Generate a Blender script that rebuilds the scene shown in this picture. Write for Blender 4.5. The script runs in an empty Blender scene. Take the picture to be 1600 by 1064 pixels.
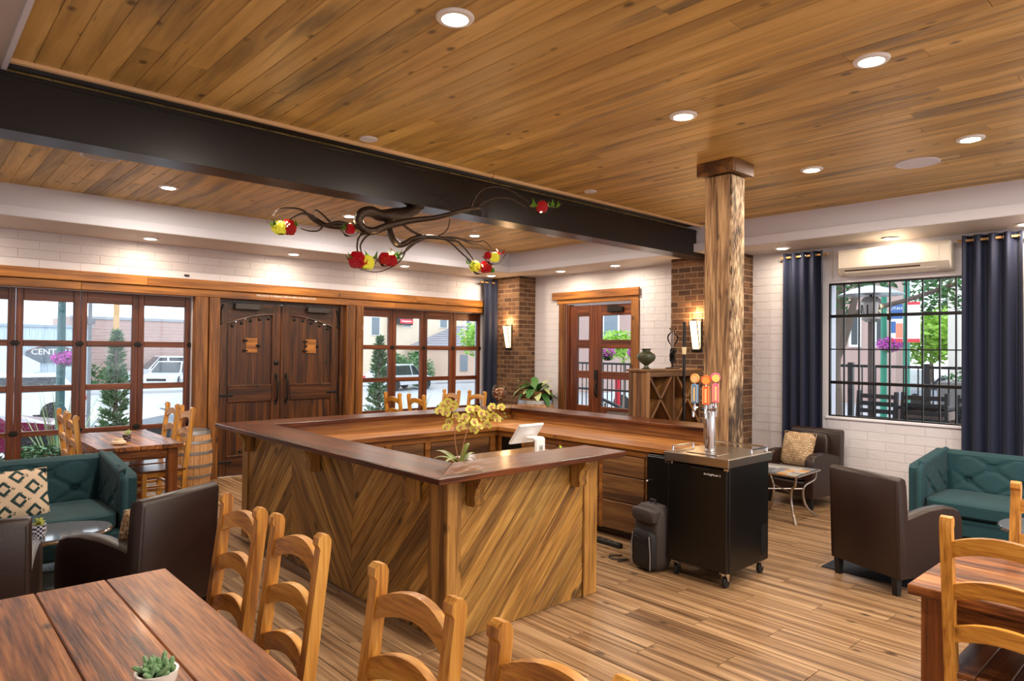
import bpy, bmesh, math, random
from mathutils import Vector, Matrix
rng = random.Random(11)
sc = bpy.context.scene
col = sc.collection
PI = math.pi
EXPOSURE, SKY, LENS, LAMP = .62, 2.2, 34, 21

# ------------------------------------------------------------------ camera, world, exposure
F, YAW, PITCH, ROLL = 1052.6, .82883, .014, .01072
CAM = Vector((0, 0, 1.75))
fw = Vector((math.cos(YAW) * math.cos(PITCH), math.sin(YAW) * math.cos(PITCH), math.sin(PITCH)))
rt = Vector((math.sin(YAW), -math.cos(YAW), 0))
up = rt.cross(fw)
r_ = rt * math.cos(ROLL) + up * math.sin(ROLL)
u_ = -rt * math.sin(ROLL) + up * math.cos(ROLL)
cd = bpy.data.cameras.new('camera')
cam = bpy.data.objects.new('camera', cd)
col.objects.link(cam)
cd.sensor_width = 36
cd.lens = F / 1600 * 36
cd.clip_start = .05
cd.clip_end = 400
cam.matrix_world = Matrix(((r_.x, u_.x, -fw.x, CAM.x), (r_.y, u_.y, -fw.y, CAM.y), (r_.z, u_.z, -fw.z, CAM.z), (0, 0, 0, 1)))
sc.camera = cam
sc.view_settings.view_transform = 'Standard'
sc.view_settings.look = 'None'
sc.view_settings.gamma = 1
sc.view_settings.exposure = EXPOSURE
try:
    sc.view_settings.use_curve_mapping = False
except Exception:
    pass
wd = bpy.data.worlds.new('overcast_sky')
sc.world = wd
wd.use_nodes = True
bg = wd.node_tree.nodes['Background']
bg.inputs[0].default_value = (.86, .92, 1.0, 1)
bg.inputs[1].default_value = SKY

def at(x, y, ax, val):
    """the point of a plane (axis ax = val) that a sight line of the survey photograph meets"""
    d = fw + r_ * ((x - 800) / F) - u_ * ((y - 532) / F)
    i = 'xyz'.index(ax)
    return CAM + d * ((val - CAM[i]) / d[i])

# ------------------------------------------------------------------ mesh helpers
def lin(c):
    return tuple(((v / 255) / 12.92 if v / 255 <= .04045 else ((v / 255 + .055) / 1.055) ** 2.4) for v in c) + (1,)

class MB:
    def __init__(s):
        s.v = []; s.f = []
    def add(s, vs, fs, M=None):
        n = len(s.v)
        s.v += [tuple(M @ Vector(p)) if M else tuple(p) for p in vs]
        s.f += [tuple(n + i for i in q) for q in fs]
        return s
    def box(s, x0, x1, y0, y1, z0, z1, b=0, M=None):
        if x0 > x1: x0, x1 = x1, x0
        if y0 > y1: y0, y1 = y1, y0
        if z0 > z1: z0, z1 = z1, z0
        b = min(b, (x1 - x0) * .45, (y1 - y0) * .45, (z1 - z0) * .45)
        if b <= 0:
            vs = [(x, y, z) for z in (z0, z1) for y in (y0, y1) for x in (x0, x1)]
            return s.add(vs, [(0, 2, 3, 1), (4, 5, 7, 6), (0, 1, 5, 4), (2, 6, 7, 3), (0, 4, 6, 2), (1, 3, 7, 5)], M)
        vs = []; idx = {}
        for i, X in enumerate((x0, x1)):
            for j, Y in enumerate((y0, y1)):
                for k, Z in enumerate((z0, z1)):
                    sx, sy, sz = (1, -1)[i], (1, -1)[j], (1, -1)[k]
                    for a in range(3):
                        p = [X + sx * b, Y + sy * b, Z + sz * b]
                        p[a] = (X, Y, Z)[a]
                        idx[i, j, k, a] = len(vs); vs.append(tuple(p))
        fs = []
        g = lambda *q: idx[q]
        for i in (0, 1):
            fs.append((g(i,0,0,0), g(i,1,0,0), g(i,1,1,0), g(i,0,1,0)))
            fs.append((g(0,i,0,1), g(1,i,0,1), g(1,i,1,1), g(0,i,1,1)))
            fs.append((g(0,0,i,2), g(1,0,i,2), g(1,1,i,2), g(0,1,i,2)))
            for j in (0, 1):
                fs.append((g(0,i,j,1), g(1,i,j,1), g(1,i,j,2), g(0,i,j,2)))
                fs.append((g(i,0,j,0), g(i,1,j,0), g(i,1,j,2), g(i,0,j,2)))
                fs.append((g(i,j,0,0), g(i,j,1,0), g(i,j,1,1), g(i,j,0,1)))
                for k in (0, 1):
                    fs.append((g(i,j,k,0), g(i,j,k,1), g(i,j,k,2)))
        return s.add(vs, fs, M)
    def prism(s, poly, t0, t1, ax='y', M=None):
        n = len(poly)
        def mk(t, p):
            return {'x': (t, p[0], p[1]), 'y': (p[0], t, p[1]), 'z': (p[0], p[1], t)}[ax]
        vs = [mk(t0, p) for p in poly] + [mk(t1, p) for p in poly]
        fs = [tuple(range(n)), tuple(range(2 * n - 1, n - 1, -1))] + [(i, (i + 1) % n, n + (i + 1) % n, n + i) for i in range(n)]
        return s.add(vs, fs, M)
    def lathe(s, prof, n=20, M=None, sx=1, sy=1):
        vs = []; fs = []
        for r, z in prof:
            for i in range(n):
                a = 2 * PI * i / n
                vs.append((r * math.cos(a) * sx, r * math.sin(a) * sy, z))
        for k in range(len(prof) - 1):
            for i in range(n):
                j = (i + 1) % n
                fs.append((k * n + i, k * n + j, (k + 1) * n + j, (k + 1) * n + i))
        if prof[0][0] > 1e-6: fs.append(tuple(range(n - 1, -1, -1)))
        if prof[-1][0] > 1e-6: fs.append(tuple((len(prof) - 1) * n + i for i in range(n)))
        return s.add(vs, fs, M)
    def tube(s, pts, rad, n=8, M=None, sub=0):
        pts = [Vector(p) for p in pts]
        if not hasattr(rad, '__len__'): rad = [rad] * len(pts)
        if sub:
            P2 = []; R2 = []
            for i in range(len(pts) - 1):
                p0 = pts[max(i - 1, 0)]; p1 = pts[i]; p2 = pts[i + 1]; p3 = pts[min(i + 2, len(pts) - 1)]
                for k in range(sub):
                    t = k / sub
                    P2.append(.5 * ((2 * p1) + (p2 - p0) * t + (2 * p0 - 5 * p1 + 4 * p2 - p3) * t * t + (3 * p1 - p0 - 3 * p2 + p3) * t ** 3))
                    R2.append(rad[i] * (1 - t) + rad[i + 1] * t)
            P2.append(pts[-1]); R2.append(rad[-1]); pts, rad = P2, R2
        vs = []; fs = []
        ref = Vector((.13, .27, .95))
        for i, p in enumerate(pts):
            d = (pts[min(i + 1, len(pts) - 1)] - pts[max(i - 1, 0)]).normalized()
            a = ref - d * ref.dot(d)
            if a.length < .05: a = Vector((1, 0, 0)) - d * d.x
            a.normalize(); b = d.cross(a); ref = a
            for k in range(n):
                t = 2 * PI * k / n
                vs.append(p + (a * math.cos(t) + b * math.sin(t)) * rad[i])
        for i in range(len(pts) - 1):
            for k in range(n):
                j = (k + 1) % n
                fs.append((i * n + k, i * n + j, (i + 1) * n + j, (i + 1) * n + k))
        fs.append(tuple(range(n - 1, -1, -1))); fs.append(tuple((len(pts) - 1) * n + k for k in range(n)))
        return s.add(vs, fs, M)
    def grid(s, fn, nu, nv, close=False, M=None):
        vs = [fn(i / nu, j / nv) for j in range(nv + 1) for i in range(nu + 1)]
        fs = [(j * (nu + 1) + i, j * (nu + 1) + i + 1, (j + 1) * (nu + 1) + i + 1, (j + 1) * (nu + 1) + i) for j in range(nv) for i in range(nu)]
        return s.add(vs, fs, M)
    def ball(s, c, r, n=10, m=7, M=None, s3=(1, 1, 1)):
        prof = [(max(r * math.sin(PI * k / m), 0), -r * math.cos(PI * k / m)) for k in range(m + 1)]
        T = Matrix.Translation(c) @ Matrix.Diagonal((s3[0], s3[1], s3[2], 1))
        return s.lathe(prof, n, (M @ T) if M else T)
    def cushion(s, sx, sy, sz, p=3.2, n=12, M=None, pinch=.0):
        """rounded pad centred on 0 with half sizes sx, sy, sz"""
        def f(u, v):
            a = (u - .5) * 2 * PI; b = (v - .5) * PI
            c = lambda t: math.copysign(abs(math.cos(t)) ** (2 / p), math.cos(t))
            q = lambda t: math.copysign(abs(math.sin(t)) ** (2 / p), math.sin(t))
            x = c(b) * c(a); y = c(b) * q(a); z = q(b)
            if pinch:
                e = max(abs(x), abs(y))
                z *= 1 - pinch * e ** 3
                w = 1 - .10 * (1 - min(abs(x), abs(y)) / max(e, 1e-3)) * e ** 2
                x *= w; y *= w
            return (x * sx, y * sy, z * sz)
        return s.grid(f, 4 * n, n, M=M)
    def leaves(s, c, rad, n, size, R, cone=False, M=None, flat=.5):
        vs = []; fs = []
        for _ in range(n):
            while True:
                p = Vector((R.uniform(-1, 1), R.uniform(-1, 1), R.uniform(-1, 1)))
                if cone:
                    h = (p.z + 1) / 2
                    if math.hypot(p.x, p.y) <= (1 - h) ** .8 + .04 and math.hypot(p.x, p.y) > (1 - h) * .45: break
                elif .35 < p.length <= 1: break
            q = Vector(c) + Vector((p.x * rad[0], p.y * rad[1], p.z * rad[2]))
            a = Vector((R.gauss(0, 1), R.gauss(0, 1), R.gauss(0, flat))).normalized()
            b = a.cross(Vector((R.gauss(0, 1), R.gauss(0, 1), R.gauss(0, 1)))).normalized()
            z = size * R.uniform(.6, 1.3)
            k = len(vs)
            vs += [q - a * z, q + b * z * .4, q + a * z, q - b * z * .4]
            fs.append((k, k + 1, k + 2, k + 3))
        return s.add(vs, fs, M)
    def mesh(s, name='m', smooth=35):
        me = bpy.data.meshes.new(name)
        me.from_pydata(s.v, [], s.f)
        bm = bmesh.new(); bm.from_mesh(me)
        bmesh.ops.recalc_face_normals(bm, faces=bm.faces)
        bm.to_mesh(me); bm.free()
        if smooth:
            me.polygons.foreach_set('use_smooth', [True] * len(me.polygons))
            me.set_sharp_from_angle(angle=math.radians(smooth))
        return me
    def build(s, name, mat, parent=None, M=None, smooth=35, **k):
        return link(name, s.mesh(name, smooth), mat, parent, M, **k)

def link(name, me, mat=None, parent=None, M=None, label=None, cat=None, group=None, kind=None):
    if mat is not None and not me.materials: me.materials.append(mat)
    o = bpy.data.objects.new(name, me)
    col.objects.link(o)
    if parent: o.parent = parent
    if M is not None: o.matrix_local = M
    return tag(o, label, cat, group, kind)

def tag(o, label=None, cat=None, group=None, kind=None):
    if label: o['label'] = label
    if cat: o['category'] = cat
    if group: o['group'] = group
    if kind: o['kind'] = kind
    return o

def thing(name, label, cat, loc=(0, 0, 0), rz=0, group=None, kind=None):
    o = bpy.data.objects.new(name, None)
    col.objects.link(o)
    o.empty_display_size = .1
    o.location = loc; o.rotation_euler = (0, 0, rz)
    return tag(o, label, cat, group, kind)

def kids(o):
    return [c for c in bpy.data.objects if c.parent == o]

def dup(root, loc, rz=0, label=None, group=None):
    def cp(o, parent):
        c = o.copy(); col.objects.link(c)
        if parent: c.parent = parent
        for ch in KID.get(o.name) or KID.setdefault(o.name, kids(o)): cp(ch, c)
        return c
    r = cp(root, None)
    r.location = loc; r.rotation_euler = (0, 0, rz)
    if label: r['label'] = label
    if group: r['group'] = group
    return r
KID = {}

def frame(p0, p1, upv=(0, 0, 1)):
    """matrix whose local x runs p0 -> p1"""
    p0 = Vector(p0); p1 = Vector(p1); x = (p1 - p0).normalized()
    z = Vector(upv) - x * Vector(upv).dot(x)
    if z.length < 1e-3: z = Vector((0, 1, 0)) - x * x.y
    z.normalize(); y = z.cross(x)
    M = Matrix(((x.x, y.x, z.x, p0.x), (x.y, y.y, z.y, p0.y), (x.z, y.z, z.z, p0.z), (0, 0, 0, 1)))
    return M, (p1 - p0).length

def member(name, p0, p1, w, t, mat, parent=None, upv=(0, 0, 1), b=.004, **k):
    M, L = frame(p0, p1, upv)
    return MB().box(0, L, -w / 2, w / 2, -t / 2, t / 2, b).build(name, mat, parent, M, **k)

def text(name, s, size, mat, parent, M, depth=.001, align='CENTER', **k):
    cu = bpy.data.curves.new(name, 'FONT')
    cu.body = s; cu.size = size; cu.extrude = depth; cu.align_x = align; cu.align_y = 'CENTER'; cu.resolution_u = 2
    t = bpy.data.objects.new('tmp', cu)
    me = bpy.data.meshes.new_from_object(t)
    bpy.data.objects.remove(t)
    return link(name, me, mat, parent, M, **k)

def clip(poly, x0, x1, y0, y1):
    def cut(P, ins, inter):
        out = []
        for i in range(len(P)):
            a, b = P[i - 1], P[i]
            if ins(b):
                if not ins(a): out.append(inter(a, b))
                out.append(b)
            elif ins(a): out.append(inter(a, b))
        return out
    def ix(c): return lambda a, b: (c, a[1] + (b[1] - a[1]) * (c - a[0]) / (b[0] - a[0]))
    def iy(c): return lambda a, b: (a[0] + (b[0] - a[0]) * (c - a[1]) / (b[1] - a[1]), c)
    for ins, it in ((lambda p: p[0] >= x0, ix(x0)), (lambda p: p[0] <= x1, ix(x1)), (lambda p: p[1] >= y0, iy(y0)), (lambda p: p[1] <= y1, iy(y1))):
        if poly: poly = cut(poly, ins, it)
    return poly

# ------------------------------------------------------------------ materials
def newmat(name):
    m = bpy.data.materials.new(name); m.use_nodes = True
    nt = m.node_tree
    return m, nt, nt.nodes, nt.links, nt.nodes['Principled BSDF']

def simple(name, c, rough=.5, metal=0, bump=0, bscale=60, spec=.5, var=0, sheen=0, coat=0, noise=0, nscale=8):
    m, nt, N, L, P = newmat(name)
    P.inputs['Base Color'].default_value = lin(c)
    P.inputs['Roughness'].default_value = rough
    P.inputs['Metallic'].default_value = metal
    P.inputs['Specular IOR Level'].default_value = spec
    if sheen:
        P.inputs['Sheen Weight'].default_value = sheen
        P.inputs['Sheen Roughness'].default_value = .4
    if coat: P.inputs['Coat Weight'].default_value = coat
    tc = N.new('ShaderNodeTexCoord')
    if var or noise:
        oi = N.new('ShaderNodeObjectInfo')
        no = N.new('ShaderNodeTexNoise'); no.inputs['Scale'].default_value = nscale; no.inputs['Detail'].default_value = 5
        L.new(tc.outputs['Object'], no.inputs['Vector'])
        a = N.new('ShaderNodeMath'); a.operation = 'MULTIPLY_ADD'; a.inputs[1].default_value = var; a.inputs[2].default_value = 1 - var / 2 - noise / 2
        L.new(oi.outputs['Random'], a.inputs[0])
        b = N.new('ShaderNodeMath'); b.operation = 'MULTIPLY_ADD'; b.inputs[1].default_value = noise
        L.new(no.outputs[0], b.inputs[0]); L.new(a.outputs[0], b.inputs[2])
        hs = N.new('ShaderNodeHueSaturation'); hs.inputs['Color'].default_value = lin(c)
        L.new(b.outputs[0], hs.inputs['Value']); L.new(hs.outputs[0], P.inputs['Base Color'])
    if bump:
        no2 = N.new('ShaderNodeTexNoise'); no2.inputs['Scale'].default_value = bscale; no2.inputs['Detail'].default_value = 4
        L.new(tc.outputs['Object'], no2.inputs['Vector'])
        bp = N.new('ShaderNodeBump'); bp.inputs['Strength'].default_value = bump; bp.inputs['Distance'].default_value = .01
        L.new(no2.outputs[0], bp.inputs['Height']); L.new(bp.outputs[0], P.inputs['Normal'])
    return m

def emit(name, c, s):
    m, nt, N, L, P = newmat(name)
    P.inputs['Base Color'].default_value = lin(c)
    P.inputs['Emission Color'].default_value = lin(c)
    P.inputs['Emission Strength'].default_value = s
    return m

def wood(name, dark, mid, light, cross=14, along=.8, rough=.5, bump=.25, var=.3, streak=None, samt=.6, knots=.0, kscale=(1.1, 5), coat=0, axis='x', fine=.35, sat=1.0, scut=.52, dash=0):
    m, nt, N, L, P = newmat(name)
    tc = N.new('ShaderNodeTexCoord'); oi = N.new('ShaderNodeObjectInfo')
    rv = N.new('ShaderNodeVectorMath'); rv.operation = 'SCALE'; rv.inputs[0].default_value = (37.1, 53.7, 71.3)
    L.new(oi.outputs['Random'], rv.inputs['Scale'])
    ad = N.new('ShaderNodeVectorMath'); ad.operation = 'ADD'
    L.new(tc.outputs['Object'], ad.inputs[0]); L.new(rv.outputs[0], ad.inputs[1])
    def mapped(a, c):
        mp = N.new('ShaderNodeMapping')
        mp.inputs['Scale'].default_value = {'x': (a, c, c), 'y': (c, a, c), 'z': (c, c, a)}[axis]
        L.new(ad.outputs[0], mp.inputs['Vector']); return mp.outputs[0]
    def noise(vec, detail, dist=0, rough_=.55):
        no = N.new('ShaderNodeTexNoise'); no.inputs['Scale'].default_value = 1; no.inputs['Detail'].default_value = detail
        no.inputs['Distortion'].default_value = dist; no.inputs['Roughness'].default_value = rough_
        L.new(vec, no.inputs['Vector']); return no.outputs[0]
    A = noise(mapped(along, cross), 5, .6)
    B = noise(mapped(along * 4, cross * 7), 3, .2)
    ramp = N.new('ShaderNodeValToRGB'); e = ramp.color_ramp.elements
    e[0].position = .3; e[0].color = lin(dark); e[1].position = .72; e[1].color = lin(light)
    x = e.new(.5); x.color = lin(mid)
    mxf = N.new('ShaderNodeMath'); mxf.operation = 'MULTIPLY_ADD'; mxf.inputs[1].default_value = fine
    sub = N.new('ShaderNodeMath'); sub.operation = 'SUBTRACT'; sub.inputs[1].default_value = .5
    L.new(B, sub.inputs[0]); L.new(sub.outputs[0], mxf.inputs[0]); L.new(A, mxf.inputs[2])
    L.new(mxf.outputs[0], ramp.inputs[0])
    out = ramp.outputs[0]
    def mixc(f, c, amt):
        nonlocal out
        mu = N.new('ShaderNodeMath'); mu.operation = 'MULTIPLY'; mu.inputs[1].default_value = amt; L.new(f, mu.inputs[0])
        mx = N.new('ShaderNodeMix'); mx.data_type = 'RGBA'
        L.new(mu.outputs[0], mx.inputs['Factor']); L.new(out, mx.inputs['A']); mx.inputs['B'].default_value = lin(c)
        out = mx.outputs['Result']
    def step(f, lo, hi):
        mr = N.new('ShaderNodeMapRange'); mr.inputs['From Min'].default_value = lo; mr.inputs['From Max'].default_value = hi
        L.new(f, mr.inputs['Value']); return mr.outputs[0]
    if streak:
        mixc(step(noise(mapped(along * .9, cross * .75), 4, .8), scut, scut + .16), streak, samt)
    if dash:
        mixc(step(noise(mapped(along * 2.6, cross * 4), 3, 1.2), .63, .70), tuple(v * .7 for v in dark), dash)
    if knots:
        vo = N.new('ShaderNodeTexVoronoi'); vo.inputs['Scale'].default_value = 1
        L.new(mapped(*kscale), vo.inputs['Vector'])
        wn = N.new('ShaderNodeMath'); wn.operation = 'GREATER_THAN'; wn.inputs[1].default_value = 1 - knots
        sp = N.new('ShaderNodeSeparateColor'); L.new(vo.outputs['Color'], sp.inputs[0]); L.new(sp.outputs[0], wn.inputs[0])
        kk = N.new('ShaderNodeMath'); kk.operation = 'MULTIPLY'
        L.new(step(vo.outputs['Distance'], .30, .14), kk.inputs[0]); L.new(wn.outputs[0], kk.inputs[1])
        mixc(kk.outputs[0], tuple(v * .55 for v in dark), .85)
    hs = N.new('ShaderNodeHueSaturation'); hs.inputs['Saturation'].default_value = sat
    va = N.new('ShaderNodeMath'); va.operation = 'MULTIPLY_ADD'; va.inputs[1].default_value = var; va.inputs[2].default_value = 1 - var / 2
    fr = N.new('ShaderNodeMath'); fr.operation = 'FRACT'
    m7 = N.new('ShaderNodeMath'); m7.operation = 'MULTIPLY'; m7.inputs[1].default_value = 7.13
    L.new(oi.outputs['Random'], m7.inputs[0]); L.new(m7.outputs[0], fr.inputs[0]); L.new(fr.outputs[0], va.inputs[0])
    L.new(va.outputs[0], hs.inputs['Value']); L.new(out, hs.inputs['Color'])
    L.new(hs.outputs[0], P.inputs['Base Color'])
    P.inputs['Roughness'].default_value = rough
    if coat:
        P.inputs['Coat Weight'].default_value = coat; P.inputs['Coat Roughness'].default_value = .12
    if bump:
        bp = N.new('ShaderNodeBump'); bp.inputs['Strength'].default_value = bump; bp.inputs['Distance'].default_value = .004
        L.new(mxf.outputs[0], bp.inputs['Height']); L.new(bp.outputs[0], P.inputs['Normal'])
    return m

def brickmat(name, cols, rough=.85):
    m, nt, N, L, P = newmat(name)
    oi = N.new('ShaderNodeObjectInfo'); tc = N.new('ShaderNodeTexCoord')
    no = N.new('ShaderNodeTexNoise'); no.inputs['Scale'].default_value = 30; no.inputs['Detail'].default_value = 6
    L.new(tc.outputs['Object'], no.inputs['Vector'])
    ma = N.new('ShaderNodeMath'); ma.operation = 'MULTIPLY_ADD'; ma.inputs[1].default_value = .5
    sb = N.new('ShaderNodeMath'); sb.operation = 'SUBTRACT'; sb.inputs[1].default_value = .5
    L.new(no.outputs[0], sb.inputs[0]); L.new(sb.outputs[0], ma.inputs[0]); L.new(oi.outputs['Random'], ma.inputs[2])
    ra = N.new('ShaderNodeValToRGB'); e = ra.color_ramp.elements
    e[0].color = lin(cols[0]); e[0].position = 0; e[1].color = lin(cols[-1]); e[1].position = 1
    for i, c in enumerate(cols[1:-1]):
        x = e.new((i + 1) / (len(cols) - 1)); x.color = lin(c)
    L.new(ma.outputs[0], ra.inputs[0]); L.new(ra.outputs[0], P.inputs['Base Color'])
    P.inputs['Roughness'].default_value = rough
    bp = N.new('ShaderNodeBump'); bp.inputs['Strength'].default_value = .4; bp.inputs['Distance'].default_value = .006
    L.new(no.outputs[0], bp.inputs['Height']); L.new(bp.outputs[0], P.inputs['Normal'])
    return m

def panemat(name, drops=True, tint=(.93, .96, .97, 1)):
    m, nt, N, L, P = newmat(name)
    N.remove(P); out = N['Material Output']
    tr = N.new('ShaderNodeBsdfTransparent'); tr.inputs[0].default_value = tint
    gl = N.new('ShaderNodeBsdfGlossy'); gl.inputs['Roughness'].default_value = .03
    fr = N.new('ShaderNodeFresnel'); fr.inputs[0].default_value = 1.35
    mx = N.new('ShaderNodeMixShader')
    L.new(fr.outputs[0], mx.inputs[0]); L.new(tr.outputs[0], mx.inputs[1]); L.new(gl.outputs[0], mx.inputs[2])
    last = mx.outputs[0]
    if drops:
        tc = N.new('ShaderNodeTexCoord')
        vo = N.new('ShaderNodeTexVoronoi'); vo.inputs['Scale'].default_value = 85
        L.new(tc.outputs['Object'], vo.inputs['Vector'])
        no = N.new('ShaderNodeTexNoise'); no.inputs['Scale'].default_value = 7
        L.new(tc.outputs['Object'], no.inputs['Vector'])
        ml = N.new('ShaderNodeMath'); ml.operation = 'MULTIPLY'; ml.inputs[1].default_value = .55
        L.new(no.outputs[0], ml.inputs[0])
        lt = N.new('ShaderNodeMath'); lt.operation = 'LESS_THAN'
        L.new(vo.outputs['Distance'], lt.inputs[0]); L.new(ml.outputs[0], lt.inputs[1])
        sp = N.new('ShaderNodeSeparateColor'); L.new(vo.outputs['Color'], sp.inputs[0])
        g2 = N.new('ShaderNodeMath'); g2.operation = 'GREATER_THAN'; g2.inputs[1].default_value = .45; L.new(sp.outputs[0], g2.inputs[0])
        mm = N.new('ShaderNodeMath'); mm.operation = 'MULTIPLY'; L.new(lt.outputs[0], mm.inputs[0]); L.new(g2.outputs[0], mm.inputs[1])
        m3 = N.new('ShaderNodeMath'); m3.operation = 'MULTIPLY'; m3.inputs[1].default_value = .24; L.new(mm.outputs[0], m3.inputs[0])
        di = N.new('ShaderNodeBsdfTranslucent'); di.inputs[0].default_value = (.9, .95, 1, 1)
        m2 = N.new('ShaderNodeMixShader'); L.new(m3.outputs[0], m2.inputs[0]); L.new(last, m2.inputs[1]); L.new(di.outputs[0], m2.inputs[2])
        last = m2.outputs[0]
    L.new(last, out.inputs['Surface'])
    return m
M = {}
M['ceil'] = wood('ceiling_pine', (168, 132, 70), (202, 164, 92), (224, 188, 116), cross=6, along=.6, rough=.45, bump=.06, var=.26, streak=(112, 96, 70), samt=.8, knots=.09, kscale=(7, 11), fine=.2, scut=.53, dash=.55)
M['strip'] = wood('ceiling_edge_strip', (205, 165, 115), (225, 188, 140), (236, 204, 160), cross=20, rough=.5)
M['tile'] = wood('wood_look_tile', (92, 66, 44), (144, 112, 80), (184, 152, 116), cross=20, along=.5, rough=.33, bump=.06, var=.14, streak=(78, 54, 34), samt=1, knots=.07, kscale=(6, 11), fine=.6, scut=.55)
M['grout'] = simple('dark_grout', (58, 44, 34), .8)
M['paint'] = simple('white_masonry_paint', (216, 213, 220), .5, bump=.35, bscale=35, noise=.06, nscale=5)
M['drywall'] = simple('white_drywall', (222, 222, 234), .6, bump=.05, bscale=90)
M['texture'] = simple('orange_peel_soffit', (200, 190, 182), .45, bump=.6, bscale=110)
M['brick'] = brickmat('brown_brick', [(62, 40, 27), (92, 62, 42), (76, 50, 34), (120, 86, 60), (98, 68, 46)])
M['mortar'] = simple('tan_mortar', (142, 116, 90), .9, bump=.4, bscale=120)
M['lintel'] = wood('honey_beam_wood', (96, 54, 18), (148, 92, 34), (184, 122, 52), cross=12, rough=.45, var=.28, knots=.07, kscale=(6, 11), fine=.5)
M['doorz'] = wood('dark_door_wood_upright', (28, 13, 5), (68, 35, 12), (108, 62, 22), cross=16, rough=.38, var=.35, knots=.07, kscale=(6, 11), axis='z', fine=.5)
M['doorx'] = wood('dark_door_wood_level', (28, 13, 5), (64, 33, 12), (98, 55, 20), cross=16, rough=.38, var=.25, axis='x', fine=.5)
M['postz'] = wood('brown_post_wood', (70, 38, 14), (116, 70, 26), (156, 102, 44), cross=12, rough=.42, var=.25, knots=.07, kscale=(6, 11), axis='z', fine=.5)
M['sashz'] = wood('reddish_sash_wood_upright', (56, 24, 14), (92, 44, 22), (124, 66, 32), cross=20, rough=.4, var=.2, axis='z')
M['sashx'] = wood('reddish_sash_wood_level', (56, 24, 14), (94, 46, 22), (126, 68, 34), cross=20, rough=.4, var=.2, axis='x')
M['slab'] = wood('dark_varnished_slab', (40, 18, 6), (80, 38, 13), (118, 62, 22), cross=12, rough=.3, bump=.7, var=.2, coat=.15, dash=.5, fine=.5)
M['board'] = wood('knotty_pine_board', (104, 70, 30), (164, 120, 56), (206, 164, 90), cross=12, along=.9, rough=.42, bump=.2, var=.42, streak=(100, 72, 36), samt=.7, knots=.22, kscale=(5, 9), fine=.5, dash=.4)
M['inner'] = wood('back_bar_pine', (104, 58, 24), (148, 92, 40), (182, 126, 62), cross=12, rough=.38, var=.22, knots=.07, kscale=(6, 11), fine=.5, coat=.15)
M['weath'] = wood('weathered_barn_board', (70, 42, 20), (116, 76, 38), (152, 108, 60), cross=10, rough=.55, bump=.3, var=.35, streak=(56, 38, 24), knots=.07, kscale=(6, 11))
M['weathz'] = wood('weathered_rack_board', (74, 46, 24), (122, 82, 46), (158, 114, 70), cross=10, rough=.55, bump=.3, var=.3, streak=(60, 42, 28), axis='z')
M['chair'] = wood('honey_pine', (140, 86, 26), (190, 130, 46), (216, 162, 78), cross=14, along=1.2, rough=.4, bump=.15, var=.2, knots=.07, kscale=(6, 11), coat=.15, fine=.5)
M['seatw'] = wood('walnut_seat_wood', (62, 30, 12), (104, 58, 24), (136, 82, 38), cross=14, rough=.35, coat=.2, var=.15)
M['table'] = wood('rustic_tabletop', (66, 34, 16), (130, 76, 36), (176, 116, 62), cross=11, along=1.0, rough=.42, bump=.4, var=.45, streak=(62, 32, 18), samt=.85, dash=.7, knots=.07, kscale=(6, 11), coat=.3, fine=.7)
M['tablez'] = wood('table_leg_wood', (72, 36, 12), (120, 66, 26), (154, 92, 38), cross=12, rough=.35, axis='z', var=.1)
M['poletim'] = wood('old_barn_post', (84, 58, 38), (148, 112, 76), (188, 152, 110), cross=16, along=1.2, rough=.75, bump=.9, var=0, streak=(70, 46, 32), samt=.8, knots=.07, kscale=(6, 11), axis='z', fine=.8)
M['bark'] = wood('worn_bark_face', (56, 38, 26), (150, 120, 88), (206, 184, 150), cross=7, along=3, rough=.85, bump=1.0, var=0, streak=(44, 32, 24), samt=.9, axis='z', fine=1.0)
M['barrel'] = wood('oak_stave', (150, 104, 62), (184, 138, 92), (208, 166, 118), cross=24, rough=.5, axis='z', var=.12)
M['steel'] = simple('brushed_steel', (186, 176, 166), .28, 1)
M['chrome'] = simple('chrome', (215, 215, 218), .1, 1)
M['hoop'] = simple('galvanised_hoop', (150, 150, 152), .4, .8)
M['beam'] = simple('dark_bronze_steel', (24, 18, 17), .3, .1)
M['black'] = simple('black_enamel', (7, 6, 6), .34)
M['matblack'] = simple('matt_black', (16, 15, 15), .6)
M['iron'] = simple('wrought_iron', (24, 20, 18), .5, .4, bump=.3, bscale=40)
M['branch'] = simple('dark_bronze_branch', (62, 50, 42), .3, .7, bump=.6, bscale=70)
M['leather'] = simple('dark_brown_leather', (38, 22, 18), .4, bump=.12, bscale=160)
M['teal'] = simple('teal_velvet', (14, 58, 66), .8, bump=.25, bscale=45, sheen=.06, noise=.5, nscale=5)
M['navy'] = simple('navy_curtain', (17, 26, 54), .75, bump=.1, bscale=200, sheen=.1)
M['white'] = simple('white_plastic', (236, 236, 236), .3)
M['acwhite'] = simple('cream_plastic', (232, 224, 212), .35)
M['rubber'] = simple('black_rubber', (20, 20, 20), .7)
M['grey'] = simple('grey_grille', (176, 166, 152), .6)
M['glass'] = panemat('rainy_window_glass')
M['cglass'] = panemat('clear_glass', False)
M['lens'] = emit('warm_lamp_lens', (255, 236, 206), LENS)
M['clear'] = panemat('thin_clear_glass', False, (.98, .98, .98, 1))
M['sconce'] = emit('frosted_sconce_glass', (255, 214, 160), 2.6)
M['signwhite'] = simple('white_lettering', (240, 240, 240), .5)
M['pot'] = simple('white_ceramic', (232, 230, 226), .25)
M['leaf'] = simple('leaf_green', (58, 108, 48), .5, var=.3, noise=.5, nscale=20)
M['leafpale'] = simple('variegated_leaf', (176, 190, 128), .45, noise=.6, nscale=14)
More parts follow.
